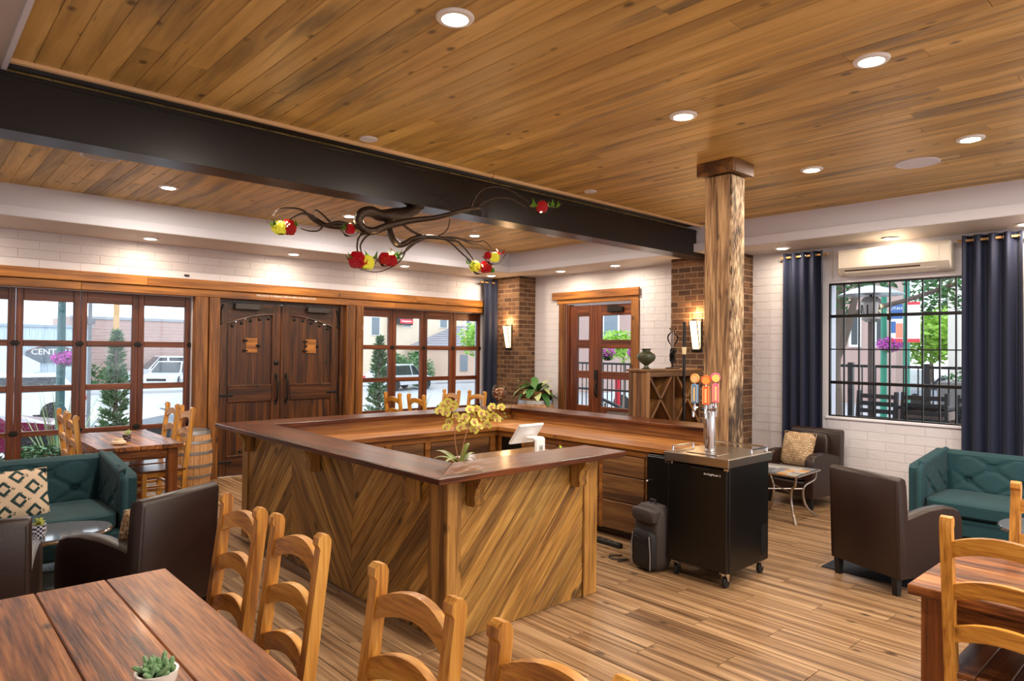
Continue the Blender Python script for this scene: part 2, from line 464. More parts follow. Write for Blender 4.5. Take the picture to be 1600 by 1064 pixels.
M['leaflime'] = simple('lime_leaf', (140, 186, 60), .5, noise=.5, nscale=6)
M['conifer'] = simple('conifer_green', (104, 140, 92), .7, noise=.7, nscale=7)
M['magenta'] = simple('magenta_petal', (196, 70, 178), .6, noise=.5, nscale=20)
M['soil'] = simple('dark_soil', (40, 30, 22), .9)
M['trunk'] = simple('grey_brown_bark', (112, 96, 84), .85, bump=.6, bscale=25)
M['asphalt'] = simple('wet_asphalt', (168, 172, 178), .35, noise=.25, nscale=1.2)
M['paver'] = simple('wet_patio_concrete', (170, 170, 172), .35, noise=.2, nscale=3)
M['mat'] = simple('dark_blue_rug', (34, 38, 52), .9, bump=.4, bscale=200)
M['carglass'] = simple('dark_car_glass', (40, 46, 52), .1)

for k_, s_ in (('slab', .35), ('table', .3)):
    M[k_].node_tree.nodes['Principled BSDF'].inputs['Specular IOR Level'].default_value = s_
    M[k_].node_tree.nodes['Principled BSDF'].inputs['Coat Weight'].default_value = .08
def checker_mat(name, c1, c2, sx, sy, sz=1, rough=.6):
    m, nt, N, L, P = newmat(name)
    tc = N.new('ShaderNodeTexCoord'); mp = N.new('ShaderNodeMapping'); mp.inputs['Scale'].default_value = (sx, sy, sz)
    ck = N.new('ShaderNodeTexChecker'); ck.inputs['Scale'].default_value = 1
    ck.inputs['Color1'].default_value = lin(c1); ck.inputs['Color2'].default_value = lin(c2)
    L.new(tc.outputs['Object'], mp.inputs[0]); L.new(mp.outputs[0], ck.inputs[0]); L.new(ck.outputs[0], P.inputs['Base Color'])
    P.inputs['Roughness'].default_value = rough
    return m

def basket_mat():
    """woven squares: alternating strips in both directions on cream cloth"""
    m, nt, N, L, P = newmat('basketweave_cloth')
    tc = N.new('ShaderNodeTexCoord')
    br = N.new('ShaderNodeTexBrick'); br.inputs['Scale'].default_value = 18
    br.inputs['Color1'].default_value = lin((216, 192, 156)); br.inputs['Color2'].default_value = lin((178, 148, 112)); br.inputs['Mortar'].default_value = lin((110, 78, 58))
    br.inputs['Mortar Size'].default_value = .03; br.inputs['Brick Width'].default_value = .5; br.inputs['Row Height'].default_value = .5
    mp = N.new('ShaderNodeMapping'); L.new(tc.outputs['Object'], mp.inputs[0]); L.new(mp.outputs[0], br.inputs[0])
    ck = N.new('ShaderNodeTexChecker'); ck.inputs['Scale'].default_value = 60
    ck.inputs['Color1'].default_value = (1, 1, 1, 1); ck.inputs['Color2'].default_value = (.72, .66, .6, 1)
    L.new(mp.outputs[0], ck.inputs[0])
    mx = N.new('ShaderNodeMix'); mx.data_type = 'RGBA'; mx.blend_type = 'MULTIPLY'; mx.inputs['Factor'].default_value = .8
    L.new(br.outputs[0], mx.inputs['A']); L.new(ck.outputs[0], mx.inputs['B']); L.new(mx.outputs['Result'], P.inputs['Base Color'])
    P.inputs['Roughness'].default_value = .8
    return m
M['basket'] = basket_mat()

def lattice_mat():
    """cream cloth with woven dark green bars set diagonally"""
    m, nt, N, L, P = newmat('green_lattice_cloth')
    tc = N.new('ShaderNodeTexCoord'); mp = N.new('ShaderNodeMapping'); mp.inputs['Rotation'].default_value = (0, 0, PI / 4)
    L.new(tc.outputs['Object'], mp.inputs[0])
    se = N.new('ShaderNodeSeparateXYZ'); L.new(mp.outputs[0], se.inputs[0])
    def math_(op, a, b=None, c=None):
        n = N.new('ShaderNodeMath'); n.operation = op
        for i, v in enumerate((a, b, c)):
            if v is None: continue
            if hasattr(v, 'is_output'): L.new(v, n.inputs[i])
            else: n.inputs[i].default_value = v
        return n.outputs[0]
    def band(v, w):   # 1 inside a bar of width share w, period 0.11 m
        return math_('LESS_THAN', math_('FRACT', math_('MULTIPLY', v, 15)), w)
    x, y = se.outputs[0], se.outputs[1]
    cell = math_('FRACT', math_('MULTIPLY', math_('FLOOR', math_('MULTIPLY', y, 15)), .5))
    g1 = math_('MULTIPLY', band(x, .3), math_('GREATER_THAN', cell, .25))
    cell2 = math_('FRACT', math_('MULTIPLY', math_('FLOOR', math_('MULTIPLY', x, 15)), .5))
    g2 = math_('MULTIPLY', band(y, .3), math_('LESS_THAN', cell2, .25))
    ck = N.new('ShaderNodeTexChecker'); ck.inputs['Scale'].default_value = 90
    L.new(mp.outputs[0], ck.inputs[0])
    sm = math_('MULTIPLY', ck.outputs['Fac'], math_('MULTIPLY', band(math_('ADD', x, .06), .35), band(math_('ADD', y, .06), .35)))
    f = math_('MAXIMUM', math_('MAXIMUM', g1, g2), sm)
    mx = N.new('ShaderNodeMix'); mx.data_type = 'RGBA'; L.new(f, mx.inputs['Factor'])
    mx.inputs['A'].default_value = lin((206, 182, 156)); mx.inputs['B'].default_value = lin((24, 54, 54))
    L.new(mx.outputs['Result'], P.inputs['Base Color']); P.inputs['Roughness'].default_value = .85
    return m
M['lattice'] = lattice_mat()
def corrug(name, c, f=14):
    m = simple(name, c, .5, noise=.1)
    return m
def glassmat(name, c, e):
    m, nt, N, L, P = newmat(name)
    P.inputs['Base Color'].default_value = lin(c); P.inputs['Roughness'].default_value = .12
    P.inputs['Emission Color'].default_value = lin(c); P.inputs['Emission Strength'].default_value = e
    P.inputs['Transmission Weight'].default_value = .4
    return m
M['gred'] = glassmat('lit_red_glass', (150, 12, 24), .16)
M['ggreen'] = glassmat('lit_green_glass', (60, 112, 30), .12)
M['gyellow'] = glassmat('lit_yellow_glass', (170, 160, 50), .45)
M['gbulb'] = emit('bulb_glow', (255, 240, 190), 9)
# ------------------------------------------------------------------ room shell
CEIL, SOF = 3.38, 3.04
XL, XR, YF, YB = -.6, 8.4, -3.2, 9.3
Rz90 = Matrix.Rotation(PI / 2, 4, 'Z')
def T(x, y, z): return Matrix.Translation((x, y, z))

fl = MB().box(XL - .2, XR + .2, YF - .2, YB + .2, -.2, -.006).build('floor', M['grout'], kind='structure')
tile_me = MB().box(-.598, .598, -.0975, .0975, -.008, .002, .0015).mesh('floor_plank', 0)
cand = []
row = 0
x = XL + .1
while x < XR:
    y = YF - (row * .4) % 1.2
    while y < YB:
        if y + 1.2 > YF:
            cand.append((x, y + .6))
        y += 1.2
    x += .2; row += 1
def seen_floor(p):
    X, Y = p
    if Y < .3 or X < .7 or Y > 8.9: return False
    v = Vector((X, Y, 0)) - CAM; c = v.dot(fw)
    px = 800 + F * v.dot(r_) / c; py = 532 - F * v.dot(u_) / c
    if not (-60 < px < 1660 and py < 1130): return False
    if 2.7 < X < 5.6 and 4 < Y < 6.1 or X > 5.8 and Y > 3.8 or 2.6 < X and Y > 4.4: return False
    return True
cand.sort(key=lambda p: (not seen_floor(p), math.hypot(*p)))
rest = MB()
for i, (X, Y) in enumerate(cand):
    if seen_floor((X, Y)) and i < 295 and YF + .6 <= Y <= YB - .6:
        link('floor_plank', tile_me, M['tile'], fl, T(X, Y, 0) @ Rz90)
    else:
        y0, y1 = max(Y - .598, YF), min(Y + .598, YB)
        if y1 - y0 > .02: rest.box(y0, y1, -X - .0975, -X + .0975, -.008, .002)
rest.build('floor_planks_beyond', M['tile'], fl, Rz90, smooth=0, kind='stuff')

ce = MB().box(XL - .2, XR + .2, YF - .2, YB + .2, CEIL + .012, CEIL + .25).build('ceiling', M['matblack'], kind='structure')
pr = random.Random(5)
def ceil_rows(ya, yb, lo, hi):
    w = .128
    n = int((7.68 - .44) / w) + 1
    for k in range(n):
        X = .44 + w * (k + .5)
        y = ya - pr.uniform(0, 1.0)
        while y < yb:
            L = pr.uniform(lo, hi)
            if y < ya and y + L - ya < .5: L += .8
            if yb - (y + L) < .5: L = yb - y
            a, b = max(y, ya), min(y + L, yb)
            if b - a > .01:
                MB().box(0, b - a - .002, -w / 2 + .0012, w / 2 - .0012, 0, .014, .004).build('ceiling_plank', M['ceil'], ce, T(X, a, CEIL) @ Rz90, smooth=0)
            y += L
ceil_rows(YF, 4.77, 3.0, 5.2)
ceil_rows(4.98, 8.46, 2.8, 4.2)
# beam and the pale strip that ends the boards beside it
bm_ = thing('steel_beam', 'long dark bronze steel beam crossing the board ceiling', 'beam', (0, 4.82, 3.0), kind='structure')
MB().box(XL, 8.0, .012, .17, .0, .33).build('web', M['beam'], bm_)
MB().box(XL, 8.0, 0, .24, -.012, .002, .001).box(XL, 8.0, 0, .19, .30, .316, .002).build('flange', M['beam'], bm_)
MB().box(.45, 7.66, 4.735, 4.775, CEIL - .022, CEIL + .002, .003).build('trim_1', M['strip'], kind='structure')
# soffits round the boards
def soffit(name, x0, x1, y0, y1, step):
    s = MB().box(x0, x1, y0, y1, SOF, SOF + .09).build(name, M['texture'], kind='structure')
    return s
so = MB()
so.box(7.6, XR, YF, YB, SOF, SOF + .004).box(XL, 7.6, 8.36, YB, SOF, SOF + .004).box(XL, .432, YF, 8.36, CEIL - .03, CEIL)
so.build('soffit_underside', M['texture'], kind='structure')
fa = MB()
fa.box(7.6, XR, YF, YB, SOF + .005, 3.15, .003).box(XL, 7.6, 8.36, YB, SOF + .005, 3.15, .003)
fa.box(7.66, XR, YF, YB, 3.15, CEIL + .02).box(XL, 7.66, 8.44, YB, 3.15, CEIL + .02).box(.425, .45, YF, 8.44, CEIL - .045, CEIL + .005)
fa.build('soffit_fascia', M['drywall'], kind='structure')

# ---- wall_back (street side, y = 9.3): glazed leaves, double door, painted block above
wb = MB()
wb.box(XL - .2, XR + .2, YB, YB + .2, 2.392, CEIL + .25)
wb.box(XL - .2, .38, YB, YB + .2, 0, 2.47).box(2.86, 3.2, YB + .02, YB + .2, 0, 2.47).box(4.99, 5.32, YB + .02, YB + .2, 0, 2.47).box(7.79, XR + .2, YB, YB + .2, 0, 2.47)
wb.box(.38, 2.86, YB, YB + .2, -.2, .06).box(5.32, 7.79, YB, YB + .2, -.2, .06)
wb = wb.build('wall_back', M['paint'], kind='structure')
wl = MB().box(XL - .2, XL, YF - .2, YB + .2, 0, CEIL + .2).build('wall_left', M['paint'], kind='structure')
wf = MB().box(XL - .2, XR + .2, YF - .2, YF, 0, .8).box(XL - .2, XR + .2, YF - .2, YF, 2.7, CEIL + .2).box(XL - .2, .6, YF - .2, YF, .8, 2.7).box(3.8, 4.4, YF - .2, YF, .8, 2.7).box(7.4, XR + .2, YF - .2, YF, .8, 2.7)
wf.build('wall_front', M['paint'], kind='structure')
wr = MB()
D2 = (6.41, 7.80, 2.52); WN = (2.03, 3.45, .99, 2.6)
wr.box(XR, XR + .22, YF - .2, WN[0], 0, CEIL + .2).box(XR, XR + .22, WN[1], D2[0], 0, CEIL + .2).box(XR, XR + .22, D2[1], YB + .2, 0, CEIL + .2)
wr.box(XR, XR + .22, WN[0], WN[1], 0, WN[2]).box(XR, XR + .22, WN[0], WN[1], WN[3], CEIL + .2).box(XR, XR + .22, D2[0], D2[1], D2[2], CEIL + .2)
wr = wr.build('wall_right', M['paint'], kind='structure')

# painted masonry units, each proud of its recessed joint
blk = {}
def block(parent, L, Mx, h=.1, mat='paint', name='brick', d=.006, g=.002, bev=.004):
    k = (round(L, 2), h, mat)
    if k not in blk:
        blk[k] = MB().box(g / 2, L - g / 2, -d, .0, g / 2, h - g / 2, bev).mesh('brick', 0)
    return link(name, blk[k], M[mat], parent, Mx)
for r in range(4):
    z = 2.62 + r * .105
    x = XL + (0 if r % 2 else -.2)
    while x < 8.0:
        a, b = max(x, XL + .9), min(x + .4, 8.0)
        if b - a > .08 and x > .1: block(wb, b - a, T(a, YB, z), .105)
        x += .4
Rm = Matrix.Rotation(-PI / 2, 4, 'Z')          # local x -> -y, local -y -> -x
def rblocks(y0, y1, z0, z1, parent=wr):
    h = .105
    r0 = int(round(z0 / h)); r1 = int(z1 / h)
    for r in range(r0, r1):
        z = r * h
        y = 10.0 + (.2 if r % 2 else 0)
        while y > y0:
            a, b = min(y, y1), max(y - .4, y0)
            if a - b > .06: block(parent, a - b, T(XR, a, z) @ Rm, h)
            y -= .4
rblocks(3.86, 4.44, .74, 3.02)
rblocks(5.4, 6.28, 1.4, 3.02)
rblocks(7.96, 8.56, .95, 3.02)
rblocks(6.28, 7.96, 2.73, 3.02)
rblocks(2.0, 3.46, .1, .97)
rblocks(1.35, 1.52, .8, 3.02)
rblocks(1.95, 3.5, 2.63, 2.73)

# brick pilasters: cores are pieces of wall_right, every brick in view its own
def pilaster(y0, y1, x0, faces):
    core = MB().box(x0 + .005, XR, y0 + .005, y1 - .005, 0, SOF).build('pilaster', M['mortar'], wr)
    h = .0787; L = .2
    for r in range(int(SOF / h) + 1):
        z = r * h
        if z < .5: continue
        off = 0 if r % 2 else .1
        hh = min(h, SOF - z)
        if hh < .03: continue
        y = y0 - off                          # face toward the room
        while y < y1 - .01:
            a, b = max(y, y0), min(y + L, y1)
            if b - a > .04 and faces[0]: block(core, b - a, T(x0 + .012, b, z) @ Rm, h, 'brick', 'brick', .012, .014, .003)
            y += L
        xx = x0 - (.1 if not off else 0)
        while xx < XR - .01:
            a, b = max(xx, x0), min(xx + L, XR)
            if b - a > .04: block(core, b - a, T(a, y0 + .012, z), h, 'brick', 'brick', .012, .014, .003)
            xx += L
    return core
pilaster(8.55, 9.28, 8.0, (1, 1))
pilaster(4.43, 5.45, 8.0, (1, 1))

# ---- beams and posts round the glazing (wall_back)
yl = YB - .09
def lintel_piece(name, x0, x1, z0, z1, y0, mat='lintel'):
    return MB().box(0, x1 - x0, y0, YB, 0, z1 - z0, .006).build(name, M[mat], lt, T(x0, 0, z0))
lt = thing('door_header', 'long two-board honey wood header over the glazing and doors', 'header', (0, 0, 0), kind='structure')
for a, b in ((.3, 2.3), (2.3, 4.9), (4.9, 6.3), (6.3, 7.74)): lintel_piece('board', a, b, 2.5, 2.62, yl - .02)
for a, b in ((.3, 1.6), (1.6, 4.0), (4.0, 5.9), (5.9, 7.74)): lintel_piece('lower_board', a, b, 2.40, 2.495, yl)
for n, (x0, x1) in enumerate(((2.87, 3.03), (3.045, 3.18), (5.04, 5.19), (5.205, 5.33))):
    tag(MB().box(x0, x1, YB - .1, YB + .02, 0, 2.40, .006).build('wood_post', M['postz']), kind='structure')
text('wall_notice', 'THIS DOOR TO REMAIN OPEN DURING BUSINESS HOURS', .034, M['signwhite'], None,
     T(4.10, yl - .004, 2.462) @ Matrix.Rotation(PI / 2, 4, 'X'), label='white lettering strip fixed on the header above the double doors', cat='sign')
wn_ = MB().box(-.03, .03, -.012, 0, -.012, .012, .003).build('wall_sensor', M['matblack'], None, T(2.78, YB - .012, 2.67), label='small black sensor on white block wall above header', cat='sensor')

# folding glazed leaves
def leaf(n, x0, x1, side):
    w = x1 - x0
    o = thing('window_%d' % n, None, None, (x0, YB + .04, .05), kind='structure')
    s = .068
    MB().box(0, s, 0, .05, 0, 2.34, .004).build('stile', M['sashz'], o)
    MB().box(w - s, w, 0, .05, 0, 2.34, .004).build('stile', M['sashz'], o)
    zz = [.0, .20, .66, .72, 1.18, 1.245, 1.70, 1.76, 2.215, 2.34]
    zz = [.0, .20, .655, .715, 1.165, 1.235, 1.685, 1.755, 2.205, 2.34]
    for k in range(5):
        MB().box(s, w - s, .002, .048, zz[2 * k], zz[2 * k + 1], .004).build('rail', M['sashx'], o)
    for k in range(4):
        MB().box(s, w - s, .022, .027, zz[2 * k + 1], zz[2 * k + 2]).build('pane', M['glass'], o, smooth=0)
    for zc in (.15, .70, 1.72):
        MB().box(w - .03, w + .03, -.012, .004, zc - .03, zc + .03, .004).box(w - .045, w + .045, -.016, -.004, zc - .012, zc + .012, .003).build('hinge', M['iron'], o)
for i, x0 in enumerate((.38, 1.0, 1.62, 2.235)): leaf(i + 1, x0 + .003, x0 + .617, 0)
for i, x0 in enumerate((5.325, 5.94, 6.555, 7.17)): leaf(i + 5, x0 + .003, x0 + .612, 0)

# ---- double barn doors
def barn_leaf(n, x0, x1, hand):
    w = x1 - x0
    o = thing('door_%d' % n, None, None, (x0, YB + .01, .012), kind='structure')
    H = 2.34
    s = .115
    zl0, zl1, zm, ztop, zpk = .25, .98, 1.2, 2.06, 2.2
    MB().box(0, s, 0, .05, 0, H, .004).build('stile', M['doorz'], o)
    MB().box(w - s, w, 0, .05, 0, H, .004).build('stile', M['doorz'], o)
    MB().box(s, w - s, .002, .048, 0, zl0, .004).build('rail', M['doorx'], o)
    MB().box(s, w - s, -.004, .048, zl1, zm, .012).build('rail', M['doorx'], o)
    # arched head rail
    def arch(x):
        t = (x - s) / (w - 2 * s)
        t = t if hand > 0 else 1 - t
        return ztop + (zpk - ztop) * math.sin(t * PI / 2)
    xs = [s + (w - 2 * s) * k / 12 for k in range(13)]
    MB().prism([(x, arch(x)) for x in xs] + [(w - s, H), (s, H)], .002, .048, 'y').build('head_rail', M['doorx'], o)
    MB().tube([(x, .0, arch(x)) for x in xs], .012, 6).build('moulding', M['doorx'], o)
    for za, zb in ((zl0, zl1), (zm, None)):
        MB().box(s - .006, s + .014, -.006, .02, za, zb or arch(s), .005).box(w - s - .014, w - s + .006, -.006, .02, za, zb or arch(w - s), .005).box(s, w - s, -.006, .02, za - .006, za + .014, .005).build('moulding', M['doorz'], o)
    npl = 5
    pw = (w - 2 * s) / npl
    for k in range(npl):
        xa = s + k * pw
        MB().box(xa + .002, xa + pw - .002, .018, .04, zl0, zl1, .004).build('plank', M['doorz'], o)
        MB().box(xa + .002, xa + pw - .002, .018, .04, zm, min(arch(xa), arch(xa + pw)) + .02, .004).build('plank', M['doorz'], o)
        xc = xa + pw / 2
        zc = arch(xc) - .055
        MB().ball((xc, .014, zc), .024, 10, 6, s3=(1, .6, 1)).build('stud', M['iron'], o)
        if k in (1, 2, 3): MB().ball((xc, .014, zl0 + .06), .022, 10, 6, s3=(1, .6, 1)).build('stud', M['iron'], o)
    # speakeasy hatch with strap clasps
    xc = w / 2 + .01 * hand
    h = MB().box(xc - .075, xc + .085, .0, .02, 1.66, 1.86, .004).build('hatch', M['lintel'], o)
    MB().box(xc + .075 * hand - .015, xc + .075 * hand + .02, -.01, .0, 1.745, 1.775, .003).box(xc - .1, xc - .05, -.01, .0, 1.68, 1.70, .003).box(xc - .1, xc - .05, -.01, 0, 1.82, 1.84, .003).ball((xc - .1, -.004, 1.69), .018).ball((xc - .1, -.004, 1.83), .018).ball((xc + .1, -.004, 1.76), .024).build('hatch_clasp', M['iron'], h)
    ex = -.01 if hand > 0 else w - .1
    for zc in (.18, 1.08):
        e = 0 if hand > 0 else w
        d = hand
        MB().box(min(e, e + .16 * d), max(e, e + .16 * d), -.012, .0, zc - .016, zc + .016, .004).box(e - .02, e + .02, -.014, 0, zc - .17, zc + .17, .004).ball((e + .17 * d, -.006, zc), .022, s3=(1, .4, 1)).build('strap_hinge', M['iron'], o)
    e = .02 if hand > 0 else w - .02
    MB().tube([(e + hand * .03, -.006, H - .03), (e, -.006, H - .12), (e - hand * .0, -.006, H - .26)], .012, 6).ball((e, -.006, H - .28), .024, s3=(1, .5, 1)).build('corner_strap', M['iron'], o)
    hx = w - .06 if hand > 0 else .06
    MB().tube([(hx, -.01, .98), (hx, -.06, 1.03), (hx, -.06, 1.27), (hx, -.01, 1.32)], .014, 8, sub=4).box(hx - .02, hx + .02, -.008, 0, .93, 1.0, .004).box(hx - .02, hx + .02, -.008, 0, 1.3, 1.37, .004).build('pull_handle', M['iron'], o)
    if hand > 0: MB().ball((hx, -.006, 1.52), .036, 12, 6, s3=(1, .5, 1)).build('deadbolt', M['iron'], o)
    cx = .36 if hand > 0 else w - .36
    MB().box(cx - .17, cx + .17, -.07, -.005, H - .09, H - .01, .008).box(cx - .2, cx + .1, -.05, -.03, H + .005, H + .02, .003).build('door_closer', simple('closer_grey', (60, 56, 54), .4, .3), o)
barn_leaf(1, 3.205, 4.06, 1)
barn_leaf(2, 4.085, 4.97, -1)
MB().box(4.972, 5.045, YB - .03, YB + .06, .0, 2.40, .004).build('trim_5', M['doorz'], kind='structure')
MB().box(3.175, 3.203, YB - .03, YB + .06, .0, 2.40, .004).build('trim_6', M['doorz'], kind='structure')
MB().box(4.06, 4.085, YB - .005, YB + .05, .01, 2.35, .004).build('trim_2', M['doorz'], kind='structure')
MB().box(3.18, 4.98, YB - .06, YB + .1, .001, .012, .003).build('door_threshold', M['steel'], kind='structure')
MB().box(3.18, 4.97, YB - .01, YB + .07, 2.355, 2.41, .004).build('trim_3', M['doorx'], kind='structure')

# ---- side door (wall_right): casing and two unequal leaves
cs = thing('door_casing', 'honey wood casing with a wide head board round the side door', 'casing', (XR, 0, 0), kind='structure')
MB().box(0, 1.84, -.035, 0, 0, .125, .005).build('head_board', M['lintel'], cs, T(-.03, 8.09, 2.61) @ Rm)
MB().box(0, 1.72, -.03, 0, 0, .07, .004).build('lower_head', M['lintel'], cs, T(-.0, 8.0, 2.54) @ Rm)
for ya in (7.8, 6.27):
    MB().box(-.035, 0, ya, ya + .15, 0, 2.545, .004).build('side_casing', M['postz'], cs)
MB().box(0, .12, D2[1] - .06, D2[1], 0, D2[2], .003).box(0, .12, D2[0], D2[0] + .03, 0, D2[2], .003).build('jamb', M['sashz'], cs)
def glazed(n, y0, y1, sL, sR):
    """y1 is the side nearer the back corner"""
    w = y1 - y0
    o = thing('door_%d' % n, None, None, (XR + .05, y1, .01), kind='structure')
    Q = Rm
    H = 2.49
    def bx(nm, a, b, z0, z1, mat, d0=-.025, d1=.025, bv=.004):
        return MB().box(a, b, d0, d1, z0, z1, bv).build(nm, M[mat], o, Q)
    bx('stile', 0, sL, 0, H, 'sashz'); bx('stile', w - sR, w, 0, H, 'sashz')
    zz = [0, .25, .72, .84, 1.29, 1.41, 1.78, 1.92, 2.31, H]
    for k in range(5): bx('rail', sL, w - sR, zz[2 * k], zz[2 * k + 1], 'sashx')
    for k in range(4): bx('pane', sL, w - sR, zz[2 * k + 1], zz[2 * k + 2], 'cglass', -.003, .003, 0)
    return o, Q
o3, Q = glazed(3, 7.20, 7.735, .16, .12)
o4, Q = glazed(4, 6.445, 7.19, .13, .0)
MB().box(.0, .07, -.05, -.025, 1.27, 1.43, .006).build('deadbolt', M['iron'], o4, Q)
MB().box(.03, .07, -.035, -.025, .98, 1.28, .004).tube([(.05, -.03, 1.0), (.05, -.08, 1.05), (.05, -.08, 1.17), (.05, -.03, 1.22)], .011, 8, sub=3).build('pull_handle', M['iron'], o4, Q)
MB().box(.3, .6, -.09, -.03, 2.36, 2.44, .008).box(.28, .5, -.06, -.045, 2.45, 2.47, .003).build('door_closer', M['iron'], o4, Q)

# ---- steel window in wall_right
w9 = thing('window_9', None, None, (XR + .03, WN[1], WN[2]), kind='structure')
Ww, Wh = WN[1] - WN[0], WN[3] - WN[2]
def wbar(nm, a, b, z0, z1, d=.02):
    return MB().box(a, b, -d, d, z0, z1, .002).build(nm, M['black'], w9, Rm)
wbar('frame', 0, .02, 0, Wh); wbar('frame', Ww - .02, Ww, 0, Wh); wbar('frame', 0, Ww, Wh - .022, Wh); wbar('frame', 0, Ww, 0, .016)
ys = [.175, .345, .51, .68, .85, 1.015, 1.18, 1.335]
cols_ = [0.02] + ys + [Ww - .02]
for y in ys: wbar('glazing_bar', y - .008, y + .008, .016, Wh - .022, .012)
for z, t in ((.41, .018), (.81, .007), (1.21, .018)): wbar('crossbar', .02, Ww - .02, z - t, z + t, .016)
for i in range(len(cols_) - 1):
    for za, zb in ((.016, .41), (.41, .81), (.81, 1.21), (1.21, Wh - .022)):
        MB().box(cols_[i], cols_[i + 1], -.002, .002, za, zb).build('pane', M['cglass'], w9, Rm, smooth=0)
MB().box(.66, .70, -.04, -.015, 1.15, 1.23, .004).build('catch', M['iron'], w9, Rm)
MB().box(XR - .03, XR + .02, WN[0] - .02, WN[1] + .02, WN[2] - .03, WN[2] - .002, .004).build('trim_4', M['drywall'], kind='structure')
# front windows behind the camera
for i, (a, b) in enumerate(((.6, 3.8), (4.4, 7.4))):
    f_ = MB()
    for k in range(5):
        X = a + (b - a) * k / 4
        f_.box(X - .03, X + .03, YF - .1, YF - .05, .8, 2.7)
    f_.box(a, b, YF - .1, YF - .05, .8, .86).box(a, b, YF - .1, YF - .05, 2.64, 2.7).box(a, b, YF - .1, YF - .05, 1.72, 1.78)
    f_.build('window_%d' % (10 + i), M['sashz'], kind='structure')
# ------------------------------------------------------------------ lamps in the ceiling
ring_me = MB().lathe([(.095, 0), (.095, -.006), (.088, -.014), (.066, -.016), (.062, -.01)], 28).mesh('trim_ring')
lens_me = MB().lathe([(.064, -.010), (.05, -.017), (.025, -.021), (.001, -.022)], 24).mesh('lens')
lamp_d = bpy.data.lights.new('downlight', 'AREA'); lamp_d.shape = 'DISK'; lamp_d.size = .12; lamp_d.energy = LAMP; lamp_d.color = (1.0, .88, .74)
lamp_s = bpy.data.lights.new('soffit_downlight', 'AREA'); lamp_s.shape = 'DISK'; lamp_s.size = .12; lamp_s.energy = LAMP * .36; lamp_s.color = (1.0, .80, .58)
def can(x, y, z, lab, grp, ld):
    o = thing('recessed_light', lab, 'ceiling light', (x, y, z), 0, grp)
    link('trim_ring', ring_me, M['white'], o); link('lens', lens_me, M['lens'], o)
    l = bpy.data.objects.new('lamp', ld); col.objects.link(l); l.parent = o; l.location = (0, 0, -.026)
    return o
rows = {1.40: 'outer row beside the right soffit end', 2.62: 'middle row nearer the beam'}
G1 = 'recessed lights in the wood ceiling'
can(2.0, 2.62, CEIL, 'large round white ceiling light nearest the camera, at top centre of the photo', G1, lamp_d)
can(3.96, 1.40, CEIL, 'round ceiling light high on the right, between the top centre light and the corner', G1, lamp_d)
can(3.98, 2.62, CEIL, 'round ceiling light just in front of and left of the timber post', G1, lamp_d)
can(5.94, 1.40, CEIL, 'round ceiling light farthest to the right, above the right soffit edge', G1, lamp_d)
can(5.96, 2.60, CEIL, 'round ceiling light just to the right of the timber post', G1, lamp_d)
for x in (2.0, 3.97, 5.95):
    for y in (.15, -1.1, -2.3): can(x, y, CEIL, 'round ceiling light above the part of the room behind the camera', 'recessed lights out of view', lamp_d)
can(2.04, 7.45, CEIL, 'round light in the far wood ceiling, left of the branch chandelier', G1, lamp_d)
can(4.10, 7.45, CEIL, 'round light in the far wood ceiling directly behind the branch chandelier', G1, lamp_d)
can(6.06, 7.42, CEIL, 'round light in the far wood ceiling right of the chandelier trunk, under the beam', G1, lamp_d)
for x in (2.0, 4.1, 6.1): can(x, 5.7, CEIL, 'round light in the far wood ceiling hidden above the beam', 'far ceiling lights hidden by the beam', lamp_d)
G2 = 'small downlights in the white soffit'
for x, y, l in ((2.23, 8.84, 'small soffit downlight above the left glazing, leftmost of the soffit row'), (4.02, 8.84, 'small soffit downlight above the double barn doors'),
                (5.80, 8.80, 'small soffit downlight above the right glazing, right of the red glass clusters'), (7.6, 8.84, 'small soffit downlight in the corner above the navy corner curtain'),
                (7.93, 7.5, 'small soffit downlight above the plant on the barrel'), (7.95, 6.4, 'small soffit downlight above the side door'),
                (8.0, 3.84, 'small soffit downlight beside the first curtain right of the brick pilaster'), (8.12, 2.67, 'small soffit downlight right over the air conditioner'),
                (8.12, 1.45, 'small soffit downlight cut by the right edge of the photo')):
    can(x, y, SOF, l, G2, lamp_s)
can(.3, 8.84, SOF, 'small soffit downlight left of the visible glazing', 'soffit lights out of view', lamp_s)
def disc(name, x, y, r, lab, cat, mat='drywall'):
    o = thing(name, lab, cat, (x, y, CEIL))
    MB().lathe([(r, 0), (r, -.006), (r * .9, -.010), (r * .88, -.006)], 32).build('rim', M[mat], o)
    MB().lathe([(r * .88, -.006), (r * .6, -.008), (.001, -.009)], 32).build('grille', M[mat if r < .1 else 'drywall' if x > 5 else 'grey'], o)
disc('ceiling_speaker', 6.39, 1.89, .17, 'large flat white round ceiling speaker on the right', 'speaker')
disc('ceiling_speaker', 1.28, 6.67, .15, 'grey round ceiling speaker beyond the beam at left', 'speaker')
disc('ceiling_speaker', 6.86, 6.58, .15, 'round ceiling speaker beyond the beam near the brick corner', 'speaker')
disc('ceiling_sensor', 2.69, 4.61, .07, 'small white round detector beside the beam above the barn doors', 'detector')
disc('ceiling_sensor', 5.22, 4.53, .065, 'small white round detector beside the beam left of the post', 'detector')

